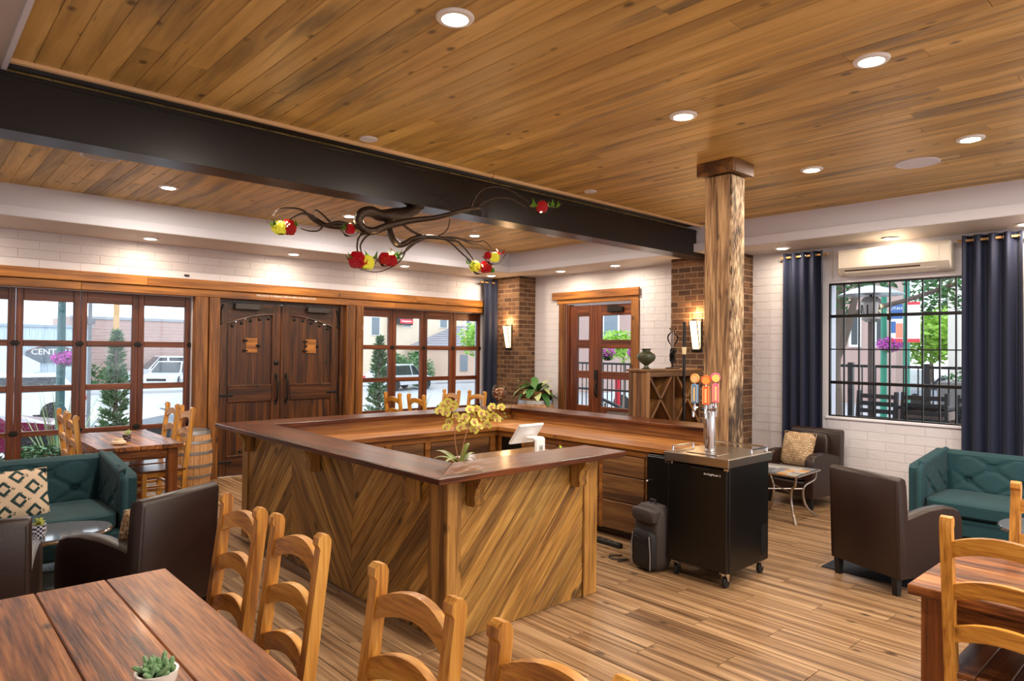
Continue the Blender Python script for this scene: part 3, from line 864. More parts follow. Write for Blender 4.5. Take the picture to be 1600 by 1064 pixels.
# ------------------------------------------------------------------ timber post
post = thing('timber_post', 'rough reclaimed timber post with a boxed cap under the ceiling', 'post', (5.17, 2.93, 0))
pv = random.Random(3)
def face_panel(nm, x0, x1, y0, y1, mat):
    return MB().box(x0, x1, y0, y1, 0, 3.26, .008).build(nm, M[mat], post)
face_panel('core', .012, .225, .012, .245, 'poletim')
MB().box(0, .03, .02, .25, 0, 3.26, .006).build('plank', M['poletim'], post)
MB().box(.014, .232, 0, .03, 0, 3.26, .01).build('plank', M['bark'], post, label='weathered plank with pale bark stripped patches')
MB().box(-.035, .265, -.03, .28, 3.27, CEIL - .001, .004).build('cap_core', M['weath'], post)
MB().box(-.055, -.03, -.05, .30, 3.265, CEIL - .001, .005).build('cap_board', M['weath'], post)
MB().box(-.028, .29, -.052, -.03, 3.265, CEIL - .001, .005).build('cap_board', M['weath'], post)

# ------------------------------------------------------------------ the bar
bar = thing('bar_counter', 'U-shaped knotty pine bar with diagonal board fronts and a dark varnished ledge', 'bar', (0, 0, 0))
XA, YA = 2.42, 3.19
BH = 1.0
# cores
MB().box(XA + .03, 2.56, YA + .03, 6.34, .0, BH - .03).box(XA + .03, 3.76, YA + .03, YA + .14, 0, BH - .03).box(2.56, 5.98, 6.2, 6.34, 0, BH - .03).box(5.68, 5.84, 3.33, 6.34, 0, BH - .03).build('frame_core', M['inner'], bar)
def diag(origin_fn, s0, s1, z0, z1, d, widths, R, grow=0):
    """boards on a face: s runs to the right in the picture, z up; d = +1 rises to the right"""
    nx, nz = -d * math.sin(math.radians(48)), math.cos(math.radians(48))
    dx, dz = math.cos(math.radians(48)) * d, math.sin(math.radians(48))
    cs_ = [x * nx + z * nz for x in (s0, s1) for z in (z0, z1)]
    c = min(cs_) - R.uniform(0, .05)
    while c < max(cs_):
        w = R.choice(widths)
        a, b = c + .0015, c + w - .0015
        L = 3
        quad = [(nx * a - dx * L, nz * a - dz * L), (nx * a + dx * L, nz * a + dz * L), (nx * b + dx * L, nz * b + dz * L), (nx * b - dx * L, nz * b - dz * L)]
        # quads are centred on the foot of the normal, long enough to cover the panel
        P_ = clip(quad, s0 + .001, s1 - .001, z0, z1)
        c += w
        if not P_ or len(P_) < 3: continue
        area = abs(sum(P_[i - 1][0] * P_[i][1] - P_[i][0] * P_[i - 1][1] for i in range(len(P_)))) / 2
        if area < 3e-4: continue
        cx = sum(p[0] for p in P_) / len(P_); cz = sum(p[1] for p in P_) / len(P_)
        # local frame: x along the board
        loc = [((p[0] - cx) * dx + (p[1] - cz) * dz, (p[0] - cx) * nx + (p[1] - cz) * nz) for p in P_]
        mb = MB()
        th = R.uniform(.017, .021)
        n = len(loc)
        ix, iz = sum(p[0] for p in loc) / n, sum(p[1] for p in loc) / n
        ins = [(p[0] + (ix - p[0]) * min(.02, .003 / max(1e-3, abs(p[0] - ix) + .01)), p[1] + (iz - p[1]) * min(.3, .003 / max(.01, abs(p[1] - iz)))) for p in loc]
        vs = [(p[0], 0, p[1]) for p in loc] + [(p[0], -th + .003, p[1]) for p in loc] + [(p[0], -th, p[1]) for p in ins]
        fs = [tuple(range(n)), tuple(range(3 * n - 1, 2 * n - 1, -1))]
        for q in (0, 1):
            fs += [(q * n + i, q * n + (i + 1) % n, (q + 1) * n + (i + 1) % n, (q + 1) * n + i) for i in range(n)]
        mb.add(vs, fs)
        ex = origin_fn(cx, cz)
        sx = origin_fn(cx + 1, cz) - ex
        X = (sx * dx + Vector((0, 0, 1)) * dz); Z = (sx * nx + Vector((0, 0, 1)) * nz)
        Y = Z.cross(X)
        out_ = origin_fn(0, 0) - Vector((3.2, 4.8, 0)); out_.z = 0
        if Y.dot(out_) > 0:
            X = -X; Y = -Y
            mb.v = [(-a_, b_, c_) for a_, b_, c_ in mb.v]
        mb.build('diagonal_board', M['board'], bar, Matrix(((X.x, Y.x, Z.x, ex.x), (X.y, Y.y, Z.y, ex.y), (X.z, Y.z, Z.z, ex.z), (0, 0, 0, 1))), smooth=0)
R1 = random.Random(21)
leftf = lambda s, z: Vector((XA + .03, 6.35 - s, z))     # s from the far end toward the corner
rightf = lambda s, z: Vector((XA + s, YA + .03, z))
wds = (.088, .088, .092, .13, .10, .06)
diag(leftf, .13, 1.03, .004, BH - .012, 1, wds, R1)
diag(leftf, 1.03, 2.03, .004, BH - .012, -1, wds, R1)
diag(leftf, 2.03, 2.975, .004, BH - .012, 1, wds, R1)
diag(rightf, .105, 1.215, .004, BH - .012, 1, wds, R1)
def upright(x0, x1, y0, y1, mat='postz2'):
    MB().box(x0, x1, y0, y1, .002, BH - .004, .004).build('corner_board', M[mat], bar)
M['postz2'] = wood('knotty_pine_upright', (100, 66, 28), (156, 112, 52), (190, 142, 76), cross=13, rough=.42, bump=.2, var=.2, streak=(92, 60, 28), knots=.08, kscale=(6, 11), axis='z', fine=.7)
upright(XA - .004, XA + .03, 6.22, 6.35)
upright(XA - .004, XA + .03, YA + .031, YA + .185)
upright(XA - .004, XA + .105, YA - .006, YA + .03)
upright(XA + 1.215, XA + 1.27, YA - .004, YA + .03)
upright(XA + 1.275, XA + 1.36, YA - .002, YA + .14)
# ledge slabs, mitred at the corner
def slab(poly, nm='ledge_slab', z0=BH, z1=BH + .038, mat='slab', M0=None):
    return MB().prism(poly, z0, z1, 'z').build(nm, M[mat], bar, M0)
# local x along each run for the grain
def slab_run(poly_world, along):
    c = Vector((sum(p[0] for p in poly_world) / len(poly_world), sum(p[1] for p in poly_world) / len(poly_world), 0))
    Mx = T(c.x, c.y, 0) @ (Rz90 if along == 'y' else Matrix.Identity(4))
    inv = Mx.inverted()
    pl = [(inv @ Vector((p[0], p[1], 0))) for p in poly_world]
    mb = MB(); n = len(pl); z0, z1, b = BH, BH + .038, .005
    cx = sum(p.x for p in pl) / n; cy = sum(p.y for p in pl) / n
    sh = lambda p: (p.x - math.copysign(b, p.x - cx), p.y - math.copysign(b, p.y - cy))
    lv = [(lambda p: (p.x, p.y), z0 + b), (lambda p: (p.x, p.y), z1 - b), (sh, z1)]
    vs = [(*sh(p), z0) for p in pl]
    for f, z in lv: vs += [(*f(p), z) for p in pl]
    fs = [tuple(range(n - 1, -1, -1)), tuple(range(3 * n, 4 * n))]
    for q in range(3): fs += [(q * n + i, q * n + (i + 1) % n, (q + 1) * n + (i + 1) % n, (q + 1) * n + i) for i in range(n)]
    mb.add(vs, fs).build('ledge_slab', M['slab'], bar, Mx, smooth=0)
XO, YO = 2.215, 2.995
slab_run([(XO, YO), (2.6, 3.38), (2.6, 6.12), (XO, 6.50)], 'y')
slab_run([(XO + .001, YO), (3.86, YO), (3.86, 3.38), (2.601, 3.38)], 'x')
slab_run([(XO + .001, 6.5), (2.601, 6.12), (5.6, 6.12), (5.98, 6.5)], 'x')
slab_run([(5.601, 6.12), (5.601, 3.32), (5.98, 3.32), (5.98, 6.499)], 'y')
# corbels
cprof = [(0, 0), (.13, 0), (.13, -.03), (.115, -.05), (.088, -.085), (.078, -.13), (.085, -.165), (.075, -.19), (.0, -.19)]
def corbel(Mx):
    MB().prism(cprof, -.036, .036, 'y').build('corbel', M['postz2'], bar, Mx)
    MB().box(0, .15, -.05, .05, -.0, .0229, .003).build('corbel_cap', M['postz2'], bar, Mx @ T(0, 0, -.0235))
for y in (6.12, 4.83, 3.50): corbel(T(XA - .002, y, BH - .002) @ Matrix.Rotation(PI, 4, 'Z'))
for x in (2.60, 3.53): corbel(T(x, YA + .0, BH - .002) @ Matrix.Rotation(-PI / 2, 4, 'Z'))
# back bar: splash boards, working counter, cabinets
def bb(nm, x0, x1, y0, y1, z0, z1, mat='inner', b=.003, along='x', **k):
    if along == 'x': return MB().box(0, x1 - x0, y0, y1, z0, z1, b).build(nm, M[mat], bar, T(x0, 0, 0), **k)
    return MB().box(0, y1 - y0, -x1, -x0, z0, z1, b).build(nm, M[mat], bar, T(0, y0, 0) @ Rz90, **k)
bb('splash_board', 2.57, 5.66, 6.175, 6.2, .90, BH - .002)
bb('splash_board', 5.655, 5.68, 3.34, 6.17, .90, BH - .002, along='y')
bb('splash_board', 2.57, 5.66, 6.17, 6.2, .885, .945)
bb('work_counter', 2.57, 5.66, 5.62, 6.17, .855, .90)
bb('work_counter', 4.95, 5.655, 3.20, 5.615, .855, .90, along='y')
bb('inner_shelf', 2.562, 2.90, 3.36, 5.60, .875, .90, along='y')
bb('cabinet_body', 2.6, 5.6, 5.72, 6.17, .08, .85, 'inner')
bb('cabinet_body', 5.02, 5.62, 3.60, 5.70, .08, .85, 'inner', along='y')
bb('toe_kick', 5.08, 5.6, 3.60, 5.70, .0, .08, 'doorx', along='y')
# far run: face frame and weathered doors
for x in (2.75, 3.55, 4.02, 4.90): bb('face_stile', x, x + .07, 5.68, 5.72, .08, .85)
bb('face_rail', 2.75, 5.02, 5.682, 5.72, .79, .852); bb('face_rail', 2.75, 5.02, 5.682, 5.72, .08, .14)
for a, b in ((2.83, 3.54), (3.63, 4.01), (4.1, 4.89)):
    d = bb('cabinet_door', a, b, 5.69, 5.712, .45, .785, 'weath')
    bb('cabinet_door', a, b, 5.69, 5.712, .15, .44, 'weath')
# right run: drawers
for y in (3.60, 4.14, 4.68, 5.22, 5.60): bb('face_stile', 4.985, 5.02, y, y + .05, .08, .85, along='y')
bb('face_rail', 4.988, 5.02, 3.6, 5.68, .79, .852, along='y')
for y in (3.655, 4.195, 4.735):
    for za, zb in ((.60, .785), (.36, .592), (.09, .352)):
        dr = bb('drawer', 4.972, 5.0, y, y + .48, za, zb, 'weath', .004, along='y')
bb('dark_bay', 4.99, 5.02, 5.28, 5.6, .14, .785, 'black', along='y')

# black till stand inside the bar
ts = thing('till_stand', 'black box counter with a polished tan top inside the bar', 'stand', (0, 0, 0))
MB().box(3.25, 4.05, 3.60, 4.15, .02, .885, .006).build('body', M['black'], ts)
MB().box(3.22, 4.08, 3.57, 4.18, .885, .915, .004).build('top', simple('polished_tan_laminate', (168, 130, 92), .15, .3), ts)
tab = thing('tablet_till', 'white tablet till tilted back on a white stand inside the bar', 'till', (3.56, 3.66, .916), 0)
Mt = T(0, .05, .20) @ Matrix.Rotation(math.radians(38), 4, 'X')
MB().box(-.13, .13, -.011, .011, -.10, .10, .010).build('tablet', M['white'], tab, Mt)
MB().box(-.115, .115, .0105, .0125, -.085, .085, .002).build('screen', M['black'], tab, Mt)
MB().box(-.02, .085, -.075, -.05, .012, .175, .010).box(-.02, .085, -.06, .04, .155, .18, .008).build('stand', M['white'], tab)
MB().box(-.11, .10, -.08, .11, 0, .012, .005).build('base_plate', M['white'], tab)
lg = MB()
for r, m_ in ((.019, 0),): pass
def ringbox(w, t, y): 
    m = MB()
    m.box(-w, w, y - .001, y, w - t, w, 0).box(-w, w, y - .001, y, -w, -w + t, 0).box(-w, -w + t, y - .001, y, -w, w, 0).box(w - t, w, y - .001, y, -w, w, 0)
    return m
ringbox(.017, .003, -.0605).box(-.006, .006, -.0615, -.0605, -.006, .006, 0).build('logo', M['matblack'], tab, T(.033, -.0155, .10), label='small square logo in black outline')
bx_ = thing('card_reader', 'small black card reader leaning at the till base', 'card reader', (3.36, 3.56, .916), .2)
MB().box(-.028, .028, -.012, .012, 0, .085, .006).build('case', M['black'], bx_)
MB().box(-.022, .022, -.0135, -.012, .045, .078, .001).build('screen', simple('grey_screen', (70, 76, 84), .2), bx_)
hl = thing('marker_tub', 'small grey tub of yellow-green markers behind the bar ledge', 'tub', (3.93, 3.70, .916))
MB().lathe([(.022, 0), (.024, .06), (.021, .06), (.019, .005), (.001, .005)], 14).build('tub', simple('smoke_plastic', (90, 92, 96), .3), hl)
MB().box(-.012, .0, -.006, .006, .006, .075, .002).box(.002, .012, -.004, .008, .006, .068, .002).build('marker', simple('yellow_green_marker', (190, 220, 60), .5), hl)
uc = thing('undercounter_cooler', 'black undercounter cooler at the drawers end of the back bar', 'cooler', (4.93, 3.24, 0))
MB().box(0, .6, 0, .34, .07, .845, .006).build('cabinet', M['black'], uc)
MB().box(-.03, -.002, .005, .335, .10, .835, .006).build('door', M['black'], uc)
MB().tube([(-.03, .30, .62), (-.06, .30, .62)], .010, 10).ball((-.062, .30, .62), .013, 10, 6).build('lock', M['chrome'], uc)
for x, y in ((.05, .05), (.55, .05), (.05, .29), (.55, .29)): MB().lathe([(.02, 0), (.02, .07)], 10, T(x, y, 0)).build('leg', M['black'], uc)

# ------------------------------------------------------------------ kegerator
kg = thing('kegerator', 'black draft beer cooler on casters with a steel top and tap tower', 'beer cooler', (4.52, 2.57, 0))
KW, KD = .52, .62     # along y, along x
MB().box(.025, KD, 0, KW, .115, .90, .008).build('cabinet', M['black'], kg)
MB().box(-.012, .02, .004, KW - .004, .125, .885, .008).build('door', M['black'], kg)
MB().box(-.03, KD + .015, -.02, KW + .02, .90, .965, .004).build('top', M['steel'], kg)
MB().box(-.006, .03, -.008, KW + .008, .892, .9, 0).build('top_gasket', M['rubber'], kg)
MB().box(-.02, .02, KW - .05, KW + .02, .875, .895, .004).build('hinge', M['chrome'], kg)
MB().box(-.02, .02, -.01, .03, .875, .895, .004).build('hinge', M['chrome'], kg)
MB().box(-.016, -.004, .14, .3, .862, .875, .003).build('door_handle', M['matblack'], kg)
text('lettering', 'the KegMaster 2', .021, M['signwhite'], kg, T(-.0135, .125, .835) @ Matrix(((0, 0, -1, 0), (-1, 0, 0, 0), (0, 1, 0, 0), (0, 0, 0, 1))))
for k in range(6):
    MB().box(KD - .115 + k * .016, KD - .109 + k * .016, -.003, .004, .17, .40, .001).build('vent_slot', M['rubber'], kg)
for x, y in ((.05, .05), (KD - .05, .05), (.05, KW - .05), (KD - .05, KW - .05)):
    c = MB().box(x - .035, x + .035, y - .03, y + .03, .108, .116, .002).prism([(x - .02, .11), (x + .03, .11), (x + .02, .05), (x + .002, .05)], y - .022, y - .018, 'y').prism([(x - .02, .11), (x + .03, .11), (x + .02, .05), (x + .002, .05)], y + .018, y + .022, 'y').build('caster', M['chrome'], kg)
    MB().lathe([(.012, -.014), (.036, -.014), (.04, -.008), (.04, .008), (.036, .014), (.012, .014)], 18, T(x + .01, y, .041) @ Matrix.Rotation(PI / 2, 4, 'X')).build('wheel', M['rubber'], c)
def rail(pts):
    MB().tube(pts, .007, 8).build('gallery_rail', M['chrome'], kg)
    for p in (pts[0], pts[-1]): MB().lathe([(.01, .965), (.008, .97), (.007, p[2] + .008)], 10, T(p[0], p[1], 0)).build('rail_post', M['chrome'], kg)
rail([(.05, KW - .01, 1.0), (.34, KW - .01, 1.0)]); rail([(.36, .01, 1.0), (KD - .02, .01, 1.0)]); rail([(KD - .01, .03, 1.0), (KD - .01, KW - .02, 1.0)])
MB().box(.06, .22, .12, .40, .965, .972, .003).build('drip_tray', M['steel'], kg)
tx, ty = .20, .27
MB().lathe([(.05, .965), (.05, .975), (.039, .98), (.038, 1.33), (.036, 1.345), (.02, 1.35), (.001, 1.351)], 28, T(tx, ty, 0)).build('tap_tower', M['chrome'], kg)
MB().tube([(tx - .03, ty - .0, 1.30), (tx - .03, ty + .09, 1.30)], .010, 8).tube([(tx - .03, ty - .07, 1.30), (tx - .03, ty + .0, 1.30)], .010, 8).build('tap_manifold', M['chrome'], kg)
hm = {'blue': simple('blue_tap_handle', (92, 142, 190), .4), 'orange': simple('orange_tap_handle', (226, 96, 38), .4), 'pink': simple('pink_tap_handle', (222, 92, 120), .4), 'cream': simple('tap_handle_edge', (230, 190, 130), .5),
      'lem': simple('tap_face_orange', (228, 150, 70), .5), 'lemp': simple('tap_face_yellow', (236, 196, 96), .5)}
def tap(y, x, dz, body, face, back, rz):
    Mt = T(x, y, 1.29 + dz) @ Matrix.Rotation(rz, 4, 'Z')
    t = MB().tube([(0, 0, .02), (-.035, 0, .02), (-.052, 0, -.005), (-.056, 0, -.05)], [.011, .011, .012, .008], 8).lathe([(.012, 0), (.013, .03), (.008, .05), (.006, .07)], 10, T(-.035, 0, .0)).build('tap', M['chrome'], kg, Mt)
    MB().box(-.047, -.023, -.028, .028, .06, .205, .004).build('tap_handle', hm[body], kg, Mt)
    MB().box(-.0485, -.047, -.008, .008, .075, .185, 0).box(-.049, -.0475, .020, .024, .065, .20, 0).box(-.049, -.0475, -.024, -.020, .065, .20, 0).build('handle_stripe', hm['cream'], kg, Mt)
    MB().lathe([(.001, -.009), (.034, -.009), (.038, -.005), (.038, .005), (.034, .009), (.001, .009)], 24, T(-.035, 0, .252) @ Matrix.Rotation(PI / 2, 4, 'Y')).build('tap_medallion', hm[back], kg, Mt)
    MB().lathe([(.001, -.0005), (.029, -.0005), (.029, .0005), (.001, .0005)], 20, T(-.0447, 0, .248) @ Matrix.Rotation(PI / 2, 4, 'Y')).build('medallion_face', hm[face], kg, Mt)
    MB().tube([(-.035, 0, .20), (-.035, 0, .22)], .006, 6).build('tap_neck', M['chrome'], kg, Mt)
tap(ty + .085, tx - .06, .0, 'blue', 'cream', 'lem', .1)
tap(ty + .02, tx - .03, -.01, 'orange', 'lem', 'orange', .45)
tap(ty - .035, tx + .0, .01, 'pink', 'lemp', 'pink', .7)

# backpack and cables by the cooler
bp_ = thing('backpack', 'charcoal backpack standing upright beside the beer cooler', 'backpack', (4.45, 3.27, 0), math.radians(-12))
sm = simple('charcoal_nylon', (58, 50, 50), .7, bump=.3, bscale=120)
sm2 = simple('black_nylon', (34, 32, 36), .7, bump=.3, bscale=120)
def pk(sx, sy, sz, c, p=5): return MB().cushion(sx, sy, sz, p, 8, T(*c))
pk(.09, .145, .26, (.1, 0, .262)).build('main_body', sm, bp_)
pk(.05, .125, .155, (.02, 0, .17)).build('front_pocket', sm2, bp_)
pk(.055, .135, .055, (.03, 0, .44)).build('top_pocket', sm, bp_)
for s in (-1, 1): MB().tube([(-.03, s * .11, .03), (-.035, s * .115, .15), (-.03, s * .095, .29)], .004, 6).build('piping', simple('grey_piping', (150, 150, 156), .5), bp_)
MB().tube([(-.034, -.09, .27), (-.036, 0, .25), (-.034, .09, .27)], .004, 6).build('zip', M['iron'], bp_)
MB().tube([(.1, -.03, .515), (.1, -.03, .55), (.1, .03, .55), (.1, .03, .515)], .008, 6).build('grab_handle', sm2, bp_)
ps = thing('power_strip', 'black power strip lying on the floor below the drawers', 'power strip', (4.78, 3.95, .002), math.radians(88))
MB().box(-.2, .2, -.03, .03, 0, .04, .005).build('case', M['matblack'], ps)
for k in range(5): MB().box(-.16 + k * .075, -.12 + k * .075, -.018, .018, .04, .043, .002).build('socket', simple('dark_socket', (60, 60, 62), .5), ps)
MB().tube([(.2, 0, .02), (.28, .03, .012), (.36, -.05, .012), (.3, -.14, .012)], .006, 6, sub=4).build('cord', M['matblack'], ps)
cb = MB().tube([(4.60, 3.60, .012), (4.5, 3.66, .012), (4.47, 3.58, .012), (4.55, 3.5, .012), (4.44, 3.52, .012)], .006, 6, sub=5).build('black_cable', M['matblack'], label='loose black cable end on the floor left of the backpack', cat='cable')
# ------------------------------------------------------------------ ladder-back chairs
def make_chair():
    o = thing('dining_chair', 'x', 'chair')
    pw, pd = .048, .042
    for s in (-1, 1):
        y = s * .19
        # back post: straight to the seat, raked above, rounded notched head
        M1, L1 = frame((-.19, y, 0), (-.20, y, .45))
        pr_ = [(-.165, 0), (-.215, 0), (-.222, .45), (-.292, 1.04), (-.294, 1.075), (-.284, 1.095), (-.262, 1.10), (-.246, 1.088), (-.243, 1.065), (-.252, 1.05), (-.176, .47)]
        MB().prism(pr_, y - pd / 2, y + pd / 2, 'y').build('back_post', M['chairz'], o)
        MB().box(.17, .215, y - .022, y + .022, 0, .44, .005).build('front_leg', M['chairz'], o)
        MB().box(0, .36, -.012, .012, 0, .032, .004).build('side_stretcher', M['chair'], o, T(-.19, s * .19, .17))
        MB().box(0, .36, -.012, .012, 0, .05, .004).build('seat_rail', M['chair'], o, T(-.19, s * .185, .385))
    MB().box(0, .35, -.012, .012, 0, .032, .004).build('front_stretcher', M['chair'], o, T(.19, -.175, .22) @ Rz90)
    MB().box(0, .35, -.012, .012, 0, .05, .004).build('seat_rail', M['chair'], o, T(.19, -.175, .385) @ Rz90)
    MB().box(0, .35, -.012, .012, 0, .032, .004).build('back_stretcher', M['chair'], o, T(-.19, -.175, .2) @ Rz90)
    for k in range(4):
        MB().box(-.205, .235, -.0525, .0525, 0, .024, .004).build('seat_board', M['seatw'], o, T(0, -.1605 + k * .107, .436))
    for zc in (.60, .775, .95):
        rake = lambda z: -.20 - (z - .45) * .118
        n = 10
        up_, dn = [], []
        vs = []; fs = []
        for i in range(n + 1):
            t = -1 + 2 * i / n
            y = t * .172
            ar = .042 * (1 - t * t)
            bow = -.018 * (1 - t * t)
            zt = zc + .052 + ar; zb = zc - .014 + ar * .95
            for zz_ in (zt, zb):
                xb = rake(zz_) + bow
                for dx in (-.014, .014): vs.append((xb + dx, y, zz_))
        for i in range(n):
            a = i * 4; b = a + 4
            fs += [(a, b, b + 1, a + 1), (a + 2, a + 3, b + 3, b + 2), (a, a + 2, b + 2, b), (a + 1, b + 1, b + 3, a + 3)]
        fs += [(0, 1, 3, 2), (n * 4, n * 4 + 2, n * 4 + 3, n * 4 + 1)]
        MB().add(vs, fs).build('ladder_slat', M['chairy'], o, smooth=30)
    return o
M['chairz'] = wood('honey_pine_upright', (140, 86, 28), (192, 132, 50), (218, 166, 80), cross=18, along=1.2, rough=.4, bump=.15, var=.18, knots=.08, kscale=(6, 11), axis='z', coat=.15, fine=.5)
M['chairy'] = wood('honey_pine_slat', (140, 86, 28), (192, 132, 48), (216, 164, 78), cross=18, along=1.2, rough=.4, bump=.15, var=.18, knots=.08, kscale=(6, 11), axis='y', coat=.15, fine=.5)
ch0 = make_chair()
first = [True]
def chair(xt, yc, face, label, group):
    """xt = where the top of the back stands; face +1 faces +x, -1 faces -x"""
    loc = (xt + .27 * face, yc, 0); rz = 0 if face > 0 else PI
    if first[0]:
        first[0] = False
        ch0.location = loc; ch0.rotation_euler = (0, 0, rz); ch0['label'] = label; ch0['group'] = group
        return ch0
    return dup(ch0, loc, rz, label, group)
G = 'chairs at the big near table'
chair(1.11, 2.905, -1, 'honey pine ladder-back chair farthest along the near table, by the leather armchair', G)
chair(1.12, 2.385, -1, 'honey pine ladder-back chair second from the far end of the near table', G)
chair(1.10, 1.60, -1, 'honey pine ladder-back chair in front of the bar corner, third along the near table', G)
chair(1.09, 1.03, -1, 'honey pine ladder-back chair cut by the bottom edge, last along the near table', G)
G = 'chairs at the table on the right edge'
chair(3.14, .63, 1, 'honey pine ladder-back chair seen from behind at the right-edge table', G)
chair(4.30, .62, -1, 'honey pine ladder-back chair across the right-edge table, before the teal sofa', G)
G = 'chairs at the window table on the left'
chair(1.27, 8.12, 1, 'ladder-back chair left of the left window table, farther from the sofa', G)
chair(1.25, 7.52, 1, 'ladder-back chair left of the left window table, nearer the sofa', G)
chair(2.38, 8.38, -1, 'ladder-back chair right of the left window table, nearer the glazing', G)
chair(2.38, 7.86, -1, 'ladder-back chair right of the left window table, nearer the barrel', G)
G = 'chairs at the window table behind the bar'
chair(5.47, 8.58, 1, 'ladder-back chair behind the bar ledge, leftmost of four at the right glazing', G)
chair(5.55, 8.08, 1, 'ladder-back chair behind the bar ledge, second from left at the right glazing', G)
chair(6.66, 8.70, -1, 'ladder-back chair behind the bar ledge, third from left at the right glazing', G)
chair(6.80, 8.22, -1, 'ladder-back chair behind the bar ledge beside the navy corner curtain', G)

# ------------------------------------------------------------------ tables
def table(x0, x1, y0, y1, label, h=.77, planks=4, th=.045, lg=.095, name='dining_table'):
    o = thing(name, label, 'table', ((x0 + x1) / 2, (y0 + y1) / 2, 0))
    w, d = (x1 - x0) / 2, (y1 - y0) / 2
    e = .10
    pw = 2 * w / planks
    q = random.Random(planks)
    cuts = [-w]
    for k in range(planks - 1): cuts.append(-w + pw * (k + 1) + q.uniform(-.02, .02))
    cuts.append(w)
    for k in range(planks):
        a, b = cuts[k], cuts[k + 1]
        MB().box(-d, d, -(b - .0015), -(a + .0015), 0, th - q.uniform(0, .002), .004).build('top_plank', M['table'], o, T(0, 0, h - th) @ Rz90)
    for sx in (-1, 1):
        MB().box(-d + .1, d - .1, -.012, .012, 0, .10, .003).build('apron', M['table'], o, T(sx * (w - .07), 0, h - th - .105) @ Rz90)
        for sy in (-1, 1):
            MB().box(-lg / 2, lg / 2, -lg / 2, lg / 2, 0, h - th, .006).build('leg', M['tablez'], o, T(sx * (w - .04 - lg / 2), sy * (d - .04 - lg / 2), 0))
    for sy in (-1, 1):
        MB().box(-w + .12, w - .12, -.012, .012, 0, .10, .003).build('apron', M['table'], o, T(0, sy * (d - .07), h - th - .105))
    return o
table(-.02, .905, .55, 3.24, 'big rustic plank table filling the lower left corner', planks=4, th=.05)
table(3.21, 4.12, -.9, .985, 'rustic plank table at the lower right edge', planks=4, th=.045)
table(1.43, 2.19, 7.32, 8.75, 'rustic wood table by the left glazing with a small potted plant', planks=4)
table(5.72, 6.52, 7.55, 8.95, 'wood table by the right glazing behind the bar', planks=4)

# ------------------------------------------------------------------ leather armchairs
def make_armchair():
    o = thing('leather_armchair', 'x', 'armchair')
    W = .31
    le = M['leather']
    MB().box(-.30, .33, -W + .02, W - .02, .13, .30, .02).build('base', le, o)
    MB().cushion(.27, .205, .075, 6, 8, T(.07, 0, .375)).build('seat_cushion', le, o)
    for s in (-1, 1):
        prof = [(-.30, .13), (.34, .13), (.345, .40), (.34, .53), (.31, .585), (.25, .61), (.15, .62), (.0, .61), (-.12, .585), (-.22, .56), (-.30, .55)]
        y0, y1 = (s * W, s * (W - .105))
        mb = MB()
        n = len(prof); cx, cz = .02, .36
        lay = [(y0, .93), (y0 - s * .02, 1.0), (y1 + s * .02, 1.0), (y1, .93)]
        vs = []
        for y, k in lay:
            for p in prof:
                zz = p[1] if p[1] < .2 else cz + (p[1] - cz) * (k if k == 1 else .95)
                xx = cx + (p[0] - cx) * (1 if k == 1 else .975)
                vs.append((xx, y, zz))
        fs = [tuple(range(n)), tuple(range(4 * n - 1, 3 * n - 1, -1))]
        for q in range(3): fs += [(q * n + i, q * n + (i + 1) % n, (q + 1) * n + (i + 1) % n, (q + 1) * n + i) for i in range(n)]
        mb.add(vs, fs).build('arm', le, o, smooth=50)
    # outer back: flat panel leaning a little, wrapping the sides
    def bk(u, v): return (0, 0, 0)
    prof = [(-.30, .13), (-.22, .13), (-.20, .40), (-.235, .80), (-.25, .845), (-.28, .86), (-.315, .855), (-.33, .83), (-.315, .45)]
    n = len(prof)
    lay = [(-W - .003, .985), (-W + .012, 1), (W - .012, 1), (W + .003, .985)]
    vs = []
    for y, k in lay:
        for p in prof: vs.append((-.26 + (p[0] + .26) * (k if k == 1 else .8), y, .5 + (p[1] - .5) * k if p[1] > .2 else p[1]))
    fs = [tuple(range(n)), tuple(range(4 * n - 1, 3 * n - 1, -1))]
    for q in range(3): fs += [(q * n + i, q * n + (i + 1) % n, (q + 1) * n + (i + 1) % n, (q + 1) * n + i) for i in range(n)]
    MB().add(vs, fs).build('back', le, o, smooth=50)
    MB().cushion(.05, .2, .215, 5, 8, T(-.185, 0, .60) @ Matrix.Rotation(-.09, 4, 'Y')).build('back_cushion', le, o)
    for s in (-1, 1):
        MB().tube([(-.300, s * (W - .012), .14), (-.314, s * (W - .012), .45), (-.328, s * (W - .014), .82)], .004, 6).build('seam', le, o)
        for x in (-.27, .29):
            MB().prism([(-.028, .135), (.028, .135), (.016, 0), (-.016, 0)], -.022, .022, 'y', T(x, s * .26, 0)).build('leg', M['matblack'], o)
    return o
ac0 = make_armchair()
ac0.location = (5.73, 1.86, 0); ac0.rotation_euler = (0, 0, math.radians(-22))
tag(ac0, 'dark brown leather armchair seen from behind on the dark rug, right side', group='dark leather armchairs')
bpy.context.view_layer.update()
G = 'dark leather armchairs'
dup(ac0, (7.90, 3.52, 0), math.radians(173), 'dark brown leather armchair with a woven-pattern pillow against the right wall', G)
dup(ac0, (1.17, 4.72, 0), math.radians(120), 'dark brown leather armchair seen from behind, just beyond the near table corner', G)
dup(ac0, (.30, 4.62, 0), math.radians(77), 'dark brown leather armchair cut by the left edge of the photo', G)
dup(ac0, (7.55, 6.10, 0), math.radians(180), 'leather armchair hidden behind the bar ledge in front of the side door', G)

